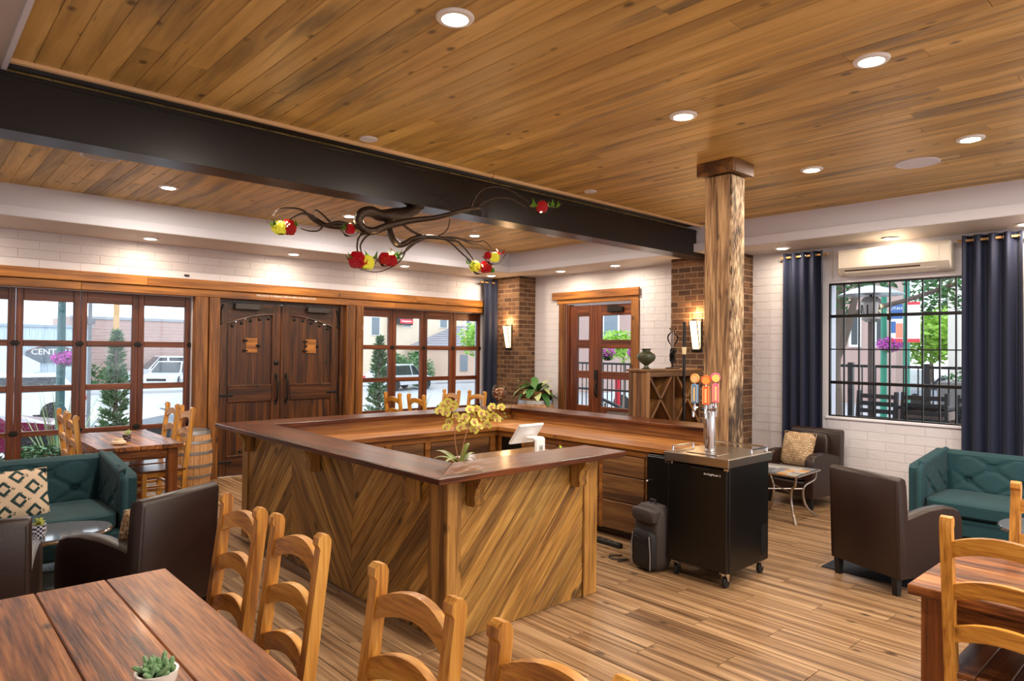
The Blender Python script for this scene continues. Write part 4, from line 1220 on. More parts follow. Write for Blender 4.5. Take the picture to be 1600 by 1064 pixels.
def pillow(name, label, loc, rx, rz, size, mat, th=.07):
    o = thing(name, label, 'pillow', loc, rz)
    Mx = Matrix.Rotation(rx, 4, 'X')
    MB().cushion(size[0] / 2, size[1] / 2, th, 3.4, 10, pinch=.75).build('cover', M[mat], o, Mx)
    ed = [(size[0] / 2 * x, size[1] / 2 * y, 0) for x, y in ((-.93, -.93), (0, -.88), (.93, -.93), (.88, 0), (.93, .93), (0, .88), (-.93, .93), (-.88, 0), (-.93, -.93))]
    MB().tube(ed, .005, 6).build('seam', M[mat], o, Mx)
    return o
pillow('woven_pillow', 'cream woven-pattern square pillow on the far leather armchair', (7.80, 3.55, .63), math.radians(72), math.radians(-98), (.43, .43), 'basket')
pillow('woven_pillow', 'cream woven-pattern pillow showing above the bar ledge before the side door', (7.5, 6.12, .64), math.radians(80), math.radians(-90), (.46, .42), 'basket')
pillow('woven_pillow', 'sliver of a pale pillow tucked inside the near left leather armchair', (1.18, 4.70, .585), math.radians(76), math.radians(210), (.40, .38), 'basket')

# ------------------------------------------------------------------ tufted teal sofas
def make_sofa():
    """faces +x; arm ends at y = +-0.9; back outer face at x = -0.46"""
    o = thing('tufted_sofa', 'x', 'sofa')
    L, W = .9, .46
    te = M['teal']
    MB().box(-W + .02, W - .03, -L + .03, L - .03, .12, .30, .03).build('base', te, o)
    def tuft_surf(p0, du, dv, nrm, nu, nv, depth, Uc, Vc, fa_amp=.24):
        """quilted face: p0 + u*du + v*dv, buttons on a diamond grid"""
        def f(u, v):
            a, b = u * Uc, v * Vc
            best = 0
            bmin = 9
            for i in range(int(Uc) + 2):
                for j in range(int(Vc) + 2):
                    if (i + j) % 2: continue
                    d = math.hypot((a - i) , (b - j) * .9)
                    bmin = min(bmin, d)
            h = -math.exp(-(bmin / .17) ** 2)
            fold = min(abs(((a + b) / 2) % 1), 1 - ((a + b) / 2) % 1, abs(((a - b) / 2) % 1), 1 - ((a - b) / 2) % 1)
            h -= fa_amp * math.exp(-(fold / .07) ** 2)
            e = min(u, 1 - u, v, 1 - v)
            h *= min(1, e * 6)
            rnd = -.6 * max(0, 1 - e * 9) ** 2
            return tuple(Vector(p0) + Vector(du) * u + Vector(dv) * v + Vector(nrm) * depth * 1.5 * (h + rnd + .2))
        return f
    bt = .80
    # back: solid core and quilted inner face
    MB().prism([(-W, .12), (-W + .16, .12), (-W + .13, bt - .03), (-W + .09, bt), (-W + .03, bt), (-W, bt - .03)], -L + .005, L - .005, 'y').build('back', te, o, smooth=40)
    MB().grid(tuft_surf((-W + .19, -L + .1, .40), (0, 2 * L - .2, 0), (-.075, 0, .395), (1, 0, .15), 0, 0, .045, 8, 3), 96, 30).build('tufted_back', te, o, smooth=80)
    for k in range(9):
        for j in range(4):
            if (k + j) % 2 or k in (0, 8) or j in (0, 3): continue
            u, v = k / 8, j / 3
            p = Vector((-W + .19 - .075 * v - .026, -L + .1 + u * (2 * L - .2), .40 + .395 * v))
            MB().ball(p, .012, 8, 5).build('button', te, o)
    for s in (-1, 1):
        y0, y1 = s * L, s * (L - .12)
        zf, zb = .72, .80
        pr_ = [(-W + .01, .12), (W - .06, .12), (W - .05, zf - .03), (W - .08, zf), (-W + .01, zb)]
        MB().prism(pr_, min(y0, y1), max(y0, y1), 'y').build('arm', te, o, smooth=40)
        MB().grid(tuft_surf((-W + .12, y1 - s * .012, .40), (2 * W - .18, 0, 0), (0, -s * -.03, .37), (0, -s, 0), 0, 0, .04, 4, 3, .45), 44, 30).build('tufted_arm', te, o, smooth=80)
        MB().tube([(-W + .05, y1 + s * .03, zb - .005), (W - .08, y1 + s * .03, zf - .01), (W - .05, y1 + s * .03, zf - .06), (W - .055, y1 + s * .03, .2)], .03, 8).build('arm_roll', te, o, smooth=60)
    for k in (-1, 1):
        MB().cushion(.36, .385, .075, 7, 9, T(.10, k * .388, .375)).build('seat_cushion', te, o)
    for s in (-1, 1):
        for x in (-.38, .36): MB().lathe([(.018, 0), (.028, .12)], 10, T(x, s * .8, 0)).build('leg', M['matblack'], o)
    return o
so0 = make_sofa()
so0.location = (7.42, 1.24, 0); so0.rotation_euler = (0, 0, PI)
tag(so0, 'teal velvet button-tufted sofa under the barred window on the right', group='teal tufted sofas')
bpy.context.view_layer.update()
dup(so0, (.56, 6.45, 0), -PI / 2, 'teal velvet button-tufted sofa with a patterned pillow, at the left edge', 'teal tufted sofas')
pillow('lattice_pillow', 'cream and dark green lattice-pattern pillow at the left end of its sofa', (.70, 6.36, .59), math.radians(66), math.radians(4), (.46, .44), 'lattice')
pillow('lattice_pillow', 'cream and dark green lattice-pattern pillow cut by the left edge', (.36, 6.36, .55), math.radians(60), math.radians(-6), (.46, .40), 'lattice')

# rugs and low tables
tag(MB().box(5.62, 6.95, .7, 2.36, .002, .012, .003).build('area_rug', M['mat']), 'thin dark blue rug under the right leather armchair', 'rug')
def coffee(loc, rx, ry, label, h=.47):
    o = thing('coffee_table', label, 'coffee table', loc)
    MB().lathe([(.98, h - .012), (1.0, h - .006), (.98, h), (.001, h)], 40, sx=rx, sy=ry).build('glass_top', simple('tinted_glass_top', (96, 100, 108), .06), o)
    MB().lathe([(1.0, h - .03), (1.02, h - .018), (1.0, h - .010), (.96, h - .014), (.96, h - .028)], 40, sx=rx, sy=ry).build('rim', M['chrome'], o)
    for a in (.7, 2.4, 3.9, 5.5):
        x, y = rx * .8 * math.cos(a), ry * .8 * math.sin(a)
        MB().tube([(x, y, h - .03), (x * .9, y * .9, .25), (x, y, 0)], .011, 8, sub=3).build('leg', M['chrome'], o)
    MB().lathe([(.80, .13), (.82, .138), (.80, .146), (.001, .146)], 32, sx=rx, sy=ry).build('lower_shelf', M['black'], o)
    MB().tube([(rx * .82 * math.cos(t * PI / 12), ry * .82 * math.sin(t * PI / 12), .138) for t in range(25)], .006, 6).build('shelf_rim', M['chrome'], o)
    return o
coffee((.78, 5.55, 0), .40, .26, 'oval glass-topped coffee table between the left sofa and armchairs')
coffee((6.42, 1.02, .012), .34, .30, 'dark glass round coffee table in front of the right teal sofa', .44)
def potted(name, label, loc, r, h, potmat, kind):
    o = thing(name, label, 'potted plant', loc)
    MB().lathe([(r * .8, 0), (r * .95, h * .5), (r, h), (r * .88, h), (r * .82, h * .85), (.001, h * .85)], 22).build('pot', potmat, o)
    MB().lathe([(r * .84, h * .86), (.001, h * .92)], 16).build('soil', M['soil'], o)
    q = random.Random(int(loc[0] * 100))
    mb = MB()
    for k in range(kind[0]):
        a = q.uniform(0, 2 * PI); e = q.uniform(.3, 1.35); L = kind[1] * q.uniform(.7, 1.2)
        bx, by = q.uniform(-.5, .5) * r, q.uniform(-.5, .5) * r
        d = Vector((math.cos(a) * math.cos(e), math.sin(a) * math.cos(e), math.sin(e)))
        p = Vector((bx, by, h * .88)); w = kind[2]
        mb.tube([p, p + d * L * .4, p + d * L * .8 + Vector((0, 0, L * .05)), p + d * L], [w * .5, w, w * .8, w * .1], 6)
    mb.build('succulent_leaves', kind[3], o)
    return o
zig = checker_mat('navy_white_zigzag', (28, 32, 70), (226, 226, 232), 70, 70, 70, .35)
potted('potted_succulent', 'tiny succulent in a navy and white patterned pot on the left coffee table', (0.727, 5.421, .471), .042, .09, zig, (14, .05, .008, simple('yellow_green_succulent', (160, 168, 70), .5)))
potted('potted_succulent', 'green and pink succulents in a white bowl on the big near table', (.575, 2.13, .77), .058, .045, M['pot'], (40, .042, .008, simple('blue_green_succulent', (118, 158, 112), .5, var=.0, noise=.6, nscale=25)))
potted('potted_succulent', 'small plant in a black patterned pot on the left window table', (1.77, 7.75, .77), .04, .07, checker_mat('black_white_band', (20, 18, 26), (120, 110, 120), 60, 60, 60, .4), (9, .06, .008, M['leafpale']))
ds = thing('candle_dish', 'low cream dish beside the pot on the left window table', 'dish', (1.66, 7.58, .77))
MB().lathe([(.045, 0), (.07, .012), (.065, .03), (.045, .042), (.04, .06), (.034, .06), (.03, .03), (.001, .03)], 20).build('bowl', simple('cream_stoneware', (214, 190, 160), .5), ds)

# small mosaic side table with curved steel legs
st = thing('side_table', 'small mosaic-topped side table with curved steel legs beside the beer cooler', 'side table', (7.02, 3.36, 0), math.radians(3))
MB().box(-.30, .30, -.27, .27, .49, .502, .002).build('top', M['iron'], st)
mq = random.Random(9)
mm_ = [simple('mosaic_tile_%s' % n, c, .25) for n, c in (('grey', (120, 122, 128)), ('slate', (84, 90, 100)), ('amber', (196, 140, 70)), ('pale', (170, 168, 164)))]
for i in range(6):
    for j in range(5):
        MB().box(-.285 + i * .096, -.192 + i * .096, -.257 + j * .104, -.156 + j * .104, .502, .507, .001).build('mosaic_tile', mm_[mq.choice((0, 0, 1, 3, 2, 3))], st, smooth=0)
for s in (-1, 1):
    MB().tube([(-.31, s * .28, .495), (.31, s * .28, .495)], .009, 6).build('rim', M['steel'], st)
    MB().tube([(s * .31, -.28, .495), (s * .31, .28, .495)], .009, 6).build('rim', M['steel'], st)
    for t in (-1, 1):
        MB().tube([(s * .27, t * .25, .49), (s * .26, t * .24, .40), (s * .17, t * .17, .33), (s * .16, t * .16, .22), (s * .19, t * .19, .10), (s * .28, t * .26, .0)], [.012, .012, .012, .012, .013, .016], 8, sub=4).build('leg', M['steel'], st)
MB().tube([(-.165, -.165, .30), (.165, .165, .30)], .008, 6).tube([(.165, -.165, .30), (-.165, .165, .30)], .008, 6).build('cross_brace', M['steel'], st)

# ------------------------------------------------------------------ barrels
def barrel(x, y, h, r, label, rz=0):
    o = thing('wine_barrel', label, 'barrel', (x, y, 0), rz)
    ns = 22
    R_ = lambda t: r * (.84 + .16 * math.sin(PI * t))
    for k in range(ns):
        a0, a1 = 2 * PI * (k + .03) / ns, 2 * PI * (k + .97) / ns
        vs = []; fs = []
        m = 10
        for i in range(m + 1):
            t = i / m
            for (rr, a) in ((R_(t), a0), (R_(t), (a0 + a1) / 2), (R_(t), a1), (R_(t) - .022, a1), (R_(t) - .022, a0)):
                vs.append((rr * math.cos(a), rr * math.sin(a), t * h))
        for i in range(m):
            for q in range(5):
                fs.append((i * 5 + q, i * 5 + (q + 1) % 5, (i + 1) * 5 + (q + 1) % 5, (i + 1) * 5 + q))
        fs += [tuple(range(5)), tuple(m * 5 + q for q in range(4, -1, -1))]
        MB().add(vs, fs).build('stave', M['barrel'], o, smooth=30)
    for t0, t1 in ((.0, .07), (.2, .25), (.38, .43), (.60, .65), (.78, .83), (.93, 1.0)):
        MB().lathe([(R_(t0) + .002, t0 * h), (R_(t0) + .005, t0 * h + .001), (R_(t1) + .005, t1 * h - .001), (R_(t1) + .002, t1 * h)], 40).build('hoop', M['hoop'], o)
    for k in range(6):
        w = R_(.97) * .9
        a, b = -w + 2 * w * k / 6 + .001, -w + 2 * w * (k + 1) / 6 - .001
        c = max(abs(a), abs(b)); half = math.sqrt(max(w * w - c * c, (.25 * w) ** 2))
        MB().box(a, b, -half, half, h - .035, h - .02, .002).build('head_board', M['barrel'], o)
    return o
barrel(2.73, 8.86, .72, .255, 'oak wine barrel with grey hoops standing left of the barn doors')
barrel(7.90, 8.02, .93, .34, 'oak wine barrel under the potted plant in the brick corner')
# slatted crate and its plant
cr = thing('slatted_crate', 'small dark slatted wooden planter box on the far barrel', 'planter box', (7.90, 8.02, .912), math.radians(4))
for s in (-1, 1):
    for k in range(3):
        MB().box(-.22, .22, -.006, .006, 0, .038, .002).build('slat', M['weath'], cr, T(0, s * .17, .01 + k * .055))
        MB().box(-.16, .16, -.006, .006, 0, .038, .002).build('slat', M['weath'], cr, T(s * .225, 0, .01 + k * .055) @ Rz90)
    for t in (-1, 1): MB().box(-.012, .012, -.012, .012, 0, .175, .002).build('corner_post', M['weathz'], cr, T(s * .21, t * .155, 0))
MB().box(-.2, .2, -.14, .14, .0, .01).box(-.195, .195, -.14, .14, .12, .14).build('liner', M['soil'], cr)
pl = thing('leafy_plant', 'broad-leaved cream and green potted plant in the crate on the far barrel', 'plant', (7.90, 8.02, 1.055))
def leafblade(mb, p, d, L, w, droop, n=7):
    side = d.cross(Vector((0, 0, 1)))
    if side.length < .1: side = Vector((1, 0, 0))
    side.normalize()
    vs = []; fs = []
    pos = Vector(p); dd = d.copy()
    for i in range(n + 1):
        t = i / n
        ww = w * math.sin(PI * min(1, t * .93 + .05)) ** .8
        nn = side.cross(dd).normalized()
        vs += [tuple(pos - side * ww + nn * ww * .25), tuple(pos), tuple(pos + side * ww + nn * ww * .25)]
        dd = (dd + Vector((0, 0, -droop / n))).normalized(); pos = pos + dd * L / n
    for i in range(n):
        a = i * 3
        fs += [(a, a + 1, a + 4, a + 3), (a + 1, a + 2, a + 5, a + 4)]
    mb.add(vs, fs)
q = random.Random(4)
for k in range(34):
    a = 2 * PI * k * 5 / 34 + q.uniform(-.2, .2); e = q.uniform(.15, 1.25)
    d = Vector((math.cos(a) * math.cos(e), math.sin(a) * math.cos(e), math.sin(e)))
    mb = MB(); leafblade(mb, (math.cos(a) * .04, math.sin(a) * .04, 0), d, q.uniform(.28, .42), q.uniform(.045, .07), q.uniform(1.0, 2.3))
    mb.build('leaf', M['leafpale'] if k % 3 == 0 else M['leaf'], pl, smooth=60)

# ------------------------------------------------------------------ wine rack with vase and sculpture
wk = thing('wine_rack', 'weathered wood diamond wine rack standing behind the bar by the post', 'wine rack', (6.22, 4.56, 0))
RW, RD, RH = 1.12, .24, 1.545
def wb_(nm, *a, mat='weath', b=.003, Mx=None): return MB().box(*a, b).build(nm, M[mat], wk, Mx)
for k in range(4): wb_('side_plank', 0, .022, k * .06 + .001, k * .06 + .059, 0, RH - .03, mat='weathz')
wb_('side_board', RW - .022, RW, 0, RD, 0, RH - .03, mat='weathz')
wb_('top_board', -.02, RW + .02, -.02, RD + .02, RH - .028, RH)
wb_('mid_board', .022, RW - .022, 0, RD, .86, .884)
wb_('divider', RW / 2 - .012, RW / 2 + .012, 0, RD, .884, RH - .028, mat='weathz')
wb_('divider', RW / 2 - .012, RW / 2 + .012, 0, RD, .02, .86, mat='weathz')
wb_('back_board', .022, RW - .022, RD - .012, RD - .002, .02, RH - .03, mat='weathz')
wb_('base_board', .022, RW - .022, 0, RD, .0, .02)
wb_('face_strip', 0, .06, -.018, 0, 0, RH - .028, mat='weathz'); wb_('face_strip', .06, RW, -.016, 0, RH - .085, RH - .03)
for z0, z1 in ((.884, RH - .03), (.02, .86)):
    for x0, x1 in ((.03, RW / 2 - .012), (RW / 2 + .012, RW - .022)):
        for (a, b) in (((x0, z0), (x1, z1)), ((x0, z1), (x1, z0))):
            M_, L_ = frame((a[0], .11, a[1]), (b[0], .11, b[1]), (0, 1, 0))
            MB().box(0.0, L_, -.015, .015, -.115, .115, .002).build('cross_board', M['weath'], wk, M_)
va = thing('ceramic_vase', 'dark green footed ceramic vase on top of the wine rack', 'vase', (6.42, 4.70, RH))
MB().lathe([(.05, 0), (.052, .008), (.03, .02), (.024, .045), (.05, .065), (.095, .10), (.108, .135), (.10, .17), (.06, .195), (.045, .205), (.045, .22), (.062, .235), (.058, .237), (.038, .222), (.001, .21)], 28).build('body', simple('dark_celadon_glaze', (66, 70, 50), .2, noise=.4, nscale=18), va)
sv = thing('glass_sculpture', 'clear glass bulb vase on a dark twisted metal stand, on the wine rack', 'sculpture', (6.92, 4.68, RH))
MB().lathe([(.085, 0), (.085, .012), (.02, .018), (.008, .03), (.008, .07)], 20).build('base', M['iron'], sv)
mb = MB(); q = random.Random(8)
for k in range(14):
    a = q.uniform(0, 6.28); mb.tube([(0, 0, .06 + k * .008), (.035 * math.cos(a), .035 * math.sin(a), .10 + k * .008), (.02 * math.cos(a + 1), .02 * math.sin(a + 1), .15 + k * .007), (0, 0, .21)], [.008, .012, .009, .004], 6, sub=2)
mb.build('twisted_stem', M['iron'], sv)
def clearglass():
    m, nt, N, L, P = newmat('clear_blown_glass')
    P.inputs['Transmission Weight'].default_value = 1; P.inputs['Roughness'].default_value = .02; P.inputs['IOR'].default_value = 1.3
    return m
M['blown'] = clearglass()
MB().lathe([(.01, .20), (.012, .26), (.03, .29), (.058, .33), (.068, .375), (.055, .415), (.03, .435), (.024, .455), (.045, .49)], 22).build('bulb', M['clear'], sv)
for s in (0, 1, 2): MB().lathe([(.003, .25), (.004, .44)], 8, T(.012 * math.cos(s * 2.1), .012 * math.sin(s * 2.1), 0)).build('inner_rod', M['chrome'], sv)

# tall slim black stand with a cream collar, behind the taps
sl = thing('wall_sconce', 'lit tapered glass sconce with black spine on the brick pilaster by the post', 'wall lamp', (8.0, 5.02, 1.98))
def sconce_parts(o):
    # tapered glass trough, front toward -x
    pr_ = [(-.0, -.20), (-.03, -.20), (-.115, .19), (.0, .19)]
    MB().prism([(-.012, -.19), (-.028, -.19), (-.108, .185), (-.012, .185)], -.055, .055, 'y').build('glass', M['sconce'], o)
    for s in (-1, 1): MB().prism(pr_, s * .058 - .006, s * .058 + .006, 'y').build('side_plate', M['iron'], o) if False else MB().tube([(-.03, s * .058, -.20), (-.115, s * .06, .19)], .007, 6).build('edge_rod', M['iron'], o)
    MB().box(-.014, 0, -.075, .075, -.23, .22, .003).build('back_plate', M['iron'], o)
    MB().box(-.04, 0, -.062, .062, -.215, -.195, .003).build('bottom_cap', M['iron'], o)
    l = bpy.data.lights.new('sconce_lamp', 'POINT'); l.energy = 9; l.color = (1, .62, .3); l.shadow_soft_size = .05
    b = bpy.data.objects.new('lamp', l); col.objects.link(b); b.parent = o; b.location = (-.07, 0, .26)
sconce_parts(sl)
s2 = thing('wall_sconce', 'lit tapered glass sconce on the brick pilaster beside the corner curtain', 'wall lamp', (8.0, 8.80, 1.98))
sconce_parts(s2)
bk_ = thing('floor_torch', 'slim black pole lamp with a cream collar standing behind the tap handles', 'pole', (6.83, 4.46, 0))
MB().lathe([(.14, 0), (.14, .015), (.02, .03)], 20).build('base', M['black'], bk_)
MB().lathe([(.017, .02), (.017, 1.72)], 12).build('pole', M['black'], bk_)
MB().lathe([(.022, 1.72), (.026, 1.80), (.024, 1.805), (.001, 1.805)], 14).build('collar', simple('cream_collar', (226, 204, 160), .4), bk_)
MB().lathe([(.018, 1.80), (.018, 2.1), (.001, 2.1)], 12).build('upper_pole', M['black'], bk_)

# ------------------------------------------------------------------ curtains
def curtain(name, label, p0, p1, z0, z1, folds, depth, rings=4, mat='navy'):
    p0 = Vector((*p0, 0)); p1 = Vector((*p1, 0)); d = p1 - p0; L = d.length; d.normalize(); nrm = Vector((d.y, -d.x, 0))
    o = thing(name, label, 'curtain', (p0.x, p0.y, 0))
    n = folds * 12
    def f(u, v):
        a = u * folds * 2 * PI
        w = math.cos(a)
        w = math.copysign(abs(w) ** .6, w)
        amp = depth * (1 - .12 * v) * (1 + .15 * math.sin(u * 17))
        p = d * (u * L * (1 + .02 * (1 - v)) + .01 * math.sin(a) * (1 - v)) + nrm * amp * w
        return (p.x, p.y, z0 + (z1 - z0) * v)
    MB().grid(f, n, 14).build('drape', M[mat], o, smooth=70)
    zr = z1 - .05
    a = d * -.05 ; b = d * (L + .05)
    MB().tube([(a.x, a.y, zr), (b.x, b.y, zr)], .013, 10).build('rod', simple('tan_wood_rod', (196, 150, 96), .5), o)
    for k in range(folds * 2):
        q = d * (L * (k + .5) / (folds * 2))
        MB().lathe([(.018, -.003), (.027, -.003), (.027, .003), (.018, .003)], 16, T(q.x, q.y, zr) @ Matrix.Rotation(math.atan2(d.y, d.x), 4, 'Z') @ Matrix.Rotation(PI / 2, 4, 'Y')).build('eyelet', M['chrome'], o)
    for q in (d * .0, d * L):
        e = nrm * -.09 if True else 0
        MB().tube([(q.x, q.y, zr), (q.x - nrm.x * .085, q.y - nrm.y * .085, zr)], .008, 6).build('bracket', M['iron'], o)
curtain('navy_curtain', 'navy eyelet curtain left of the barred window', (8.285, 3.95), (8.285, 3.46), .06, 3.0, 4, .045)
curtain('navy_curtain', 'navy eyelet curtain right of the barred window', (8.285, 2.02), (8.285, 1.50), .06, 3.0, 4, .045)
curtain('navy_curtain', 'navy eyelet curtain in the corner between the glazing and the brick', (7.68, 9.16), (8.14, 9.16), .06, 3.0, 3, .05)

# ------------------------------------------------------------------ air conditioner
ac = thing('air_conditioner', 'cream wall-mounted split air conditioner over the barred window', 'air conditioner', (XR, 3.25, 2.66))
Q = Rm
prf = [(-.012, .0), (-.11, .0), (-.17, .04), (-.215, .09), (-.215, .27), (-.20, .30), (-.012, .30)]
MB().prism([(p[0], p[1]) for p in prf], -1.13, 0, 'y').build('case', M['acwhite'], ac)
MB().prism([(-.213, .085), (-.2175, .09), (-.2175, .268), (-.205, .292), (-.2, .292)], -1.03, -.03, 'y').build('front_panel', M['acwhite'], ac)
MB().prism([(-.10, .0), (-.165, .036), (-.16, .046), (-.098, .012)], -1.0, -.06, 'y', T(-.008, 0, -.004)).build('louvre', M['acwhite'], ac)
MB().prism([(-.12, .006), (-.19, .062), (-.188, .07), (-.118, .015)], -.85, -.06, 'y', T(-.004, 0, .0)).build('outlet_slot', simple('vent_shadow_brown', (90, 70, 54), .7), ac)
MB().box(-.012, 0, -.12, .14, -.02, .36, .003).build('backing_board', M['drywall'], ac)
MB().tube([(-.04, .005, .28), (-.04, .045, .28), (-.04, .05, .2), (-.04, .045, .06), (-.05, .0, .02)], .02, 8, sub=3).build('pipe_cover', simple('tan_pipe_tape', (214, 186, 146), .6), ac)

# ------------------------------------------------------------------ orchid and snifter on the bar
oc = thing('orchid', 'yellow-green speckled orchid with two arching sprays on the bar corner', 'orchid', (2.78, 3.53, .90))
MB().lathe([(.035, .0), (.055, .035), (.06, .085), (.054, .085), (.05, .07), (.001, .07)], 20).build('pot', M['pot'], oc)
MB().lathe([(.05, .072), (.001, .08)], 16).build('moss', M['soil'], oc)
oo = Vector((2.78, 3.53, .90))
def opt(x, y, dy=0): return at(x, y, 'y', 3.55 + dy) - oo
for k, (tip, dy, w) in enumerate((((678, 716), .1, .028), ((680, 704), .2, .026), ((733, 692), .0, .024), ((744, 708), -.03, .02), ((742, 718), -.05, .02), ((696, 722), -.06, .02))):
    tp = opt(*tip, dy); p0 = Vector((0, 0, .075))
    md = (p0 + tp) / 2 + Vector((0, 0, .035))
    pts = [p0, md, tp]
    mb = MB(); vs = []; fs = []
    n = 8
    d = (tp - p0); side = d.cross(Vector((0, 0, 1))).normalized()
    for i in range(n + 1):
        t = i / n
        c = p0 * (1 - t) ** 2 + (md * 2 - (p0 + tp) / 2) * 2 * t * (1 - t) + tp * t * t
        ww = w * math.sin(PI * (t * .9 + .06)) ** .7
        vs += [c - side * ww, c + Vector((0, 0, -.004)), c + side * ww]
    for i in range(n): fs += [(i * 3, i * 3 + 1, i * 3 + 4, i * 3 + 3), (i * 3 + 1, i * 3 + 2, i * 3 + 5, i * 3 + 4)]
    mb.add(vs, fs).build('leaf', simple('orchid_leaf', (120, 134, 66), .4) if k == 0 else bpy.data.materials['orchid_leaf'], oc, smooth=60)
stm = simple('orchid_stem', (150, 104, 70), .5)
pa = [Vector((0, 0, .07)), opt(711, 690), opt(711, 660), opt(706, 641), opt(694, 633), opt(684, 638)]
pb = [Vector((.01, 0, .07)), opt(724, 695), opt(732, 668), opt(742, 654), opt(758, 645), opt(775, 642, .02), opt(786, 648, .02)]
MB().tube(pa, [.004, .0035, .0035, .003, .002, .0015], 6, sub=4).build('flower_stem', stm, oc)
MB().tube(pb, [.004, .0035, .0035, .003, .0025, .002, .0015], 6, sub=4).build('flower_stem', stm, oc)
def petalmat():
    m, nt, N, L, P = newmat('speckled_orchid_petal')
    tc = N.new('ShaderNodeTexCoord'); vl = N.new('ShaderNodeVectorMath'); vl.operation = 'LENGTH'
    L.new(tc.outputs['Object'], vl.inputs[0])
    mr = N.new('ShaderNodeMapRange'); mr.inputs['From Min'].default_value = .004; mr.inputs['From Max'].default_value = .026
    L.new(vl.outputs['Value'], mr.inputs['Value'])
    no = N.new('ShaderNodeTexNoise'); no.inputs['Scale'].default_value = 90
    L.new(tc.outputs['Object'], no.inputs['Vector'])
    ad = N.new('ShaderNodeMath'); ad.operation = 'MULTIPLY_ADD'; ad.inputs[1].default_value = .7; ad.inputs[2].default_value = -.3
    L.new(no.outputs[0], ad.inputs[0])
    a2 = N.new('ShaderNodeMath'); a2.operation = 'ADD'; a2.use_clamp = True
    L.new(mr.outputs[0], a2.inputs[0]); L.new(ad.outputs[0], a2.inputs[1])
    ra = N.new('ShaderNodeValToRGB'); ra.color_ramp.elements[0].color = lin((168, 84, 96)); ra.color_ramp.elements[1].color = lin((214, 206, 92)); ra.color_ramp.elements[1].position = .75
    L.new(a2.outputs[0], ra.inputs[0]); L.new(ra.outputs[0], P.inputs['Base Color']); P.inputs['Roughness'].default_value = .55
    return m
M['petal'] = petalmat()
fm = MB()
for k, (a, L_, w) in enumerate(((90, .030, .012), (210, .028, .012), (330, .028, .012), (20, .030, .018), (160, .030, .018))):
    a = math.radians(a); d = Vector((math.cos(a), math.sin(a), .15)).normalized(); s_ = Vector((-math.sin(a), math.cos(a), 0))
    vs = [Vector((0, 0, 0)), d * L_ * .5 - s_ * w + Vector((0, 0, .004)), d * L_ * .5 + s_ * w + Vector((0, 0, .004)), d * L_ * .85 - s_ * w * .6, d * L_ * .85 + s_ * w * .6, d * L_]
    fm.add(vs, [(0, 2, 4, 5, 3, 1)])
fm.ball((0, -.006, .006), .007, 8, 6)
fme = fm.mesh('flower', 60)
fme.materials.append(M['petal'])
q = random.Random(6)
fl_px = [(692, 634), (700, 628), (687, 642), (697, 646), (709, 632), (712, 650), (702, 660), (698, 668), (722, 658), (727, 652), (729, 664), (720, 668), (738, 648), (744, 640), (752, 646), (741, 660), (748, 668), (741, 672), (757, 655), (762, 664), (768, 636), (759, 648), (772, 650), (777, 655), (783, 637), (706, 638), (734, 640)]
for i, (x, y) in enumerate(fl_px):
    p = opt(x, y, q.uniform(-.04, .04))
    v = (CAM - (p + oo)).normalized() + Vector((q.uniform(-.5, .5), q.uniform(-.5, .5), q.uniform(-.5, .4)))
    Mf = v.to_track_quat('Z', 'Y').to_matrix().to_4x4()
    Mf = T(*p) @ Mf @ Matrix.Rotation(q.uniform(-.5, .5), 4, 'Z') @ Matrix.Diagonal((1.15, 1.15, 1.15, 1))
    link('flower', fme, None, oc, Mf)
for x, y in ((788, 646), (790, 652), (785, 655), (684, 634), (680, 640)):
    MB().ball(opt(x, y), .008, 8, 6).build('bud', bpy.data.materials['orchid_leaf'], oc)

sn = thing('brandy_snifter', 'large brandy snifter full of corks on the far bar corner', 'glass', (5.55, 6.28, 1.038))
MB().lathe([(.055, 0), (.055, .004), (.012, .010), (.008, .03), (.009, .07), (.03, .085), (.075, .12), (.092, .17), (.088, .22), (.068, .275), (.066, .276)], 28).build('glass_bowl', M['clear'], sn)
ck = [simple('cork_tan', (190, 150, 110), .8), simple('cork_dark', (120, 60, 50), .8), simple('cork_pale', (214, 184, 146), .8)]
for k in range(60):
    z = q.uniform(.105, .23); R0 = (.07 if z < .21 else .06) * (1 if z > .13 else .7)
    a = q.uniform(0, 6.28); rr = R0 * math.sqrt(q.uniform(.25, 1)) 
    Mk = T(5.55, 6.28, 1.038) @ T(rr * math.cos(a), rr * math.sin(a), z) @ Matrix.Rotation(q.uniform(0, 3), 4, 'X') @ Matrix.Rotation(q.uniform(0, 3), 4, 'Y')
    if k == 0: cork_me = MB().lathe([(.009, -.018), (.0105, -.016), (.0105, .016), (.009, .018)], 8).mesh('cork')
    me = cork_me if k % 3 == 0 else cork_me
    o = bpy.data.objects.new('wine_cork', me); col.objects.link(o); o.matrix_world = Mk
    if not me.materials: me.materials.append(ck[0])
    o.material_slots[0].link = 'OBJECT'; o.material_slots[0].material = ck[k % 3 if k % 7 else 1]
    tag(o, 'used wine cork inside the big snifter', 'cork', 'corks in the snifter')
pf = thing('fruit_bowl', 'small dark bowl with an orange rim behind the bar ledge, left of the snifter', 'bowl', (6.3, 7.7, .77))
MB().lathe([(.05, 0), (.11, .06), (.12, .10), (.11, .10), (.1, .06), (.001, .02)], 22).build('bowl', simple('dark_bowl', (60, 30, 22), .3), pf)

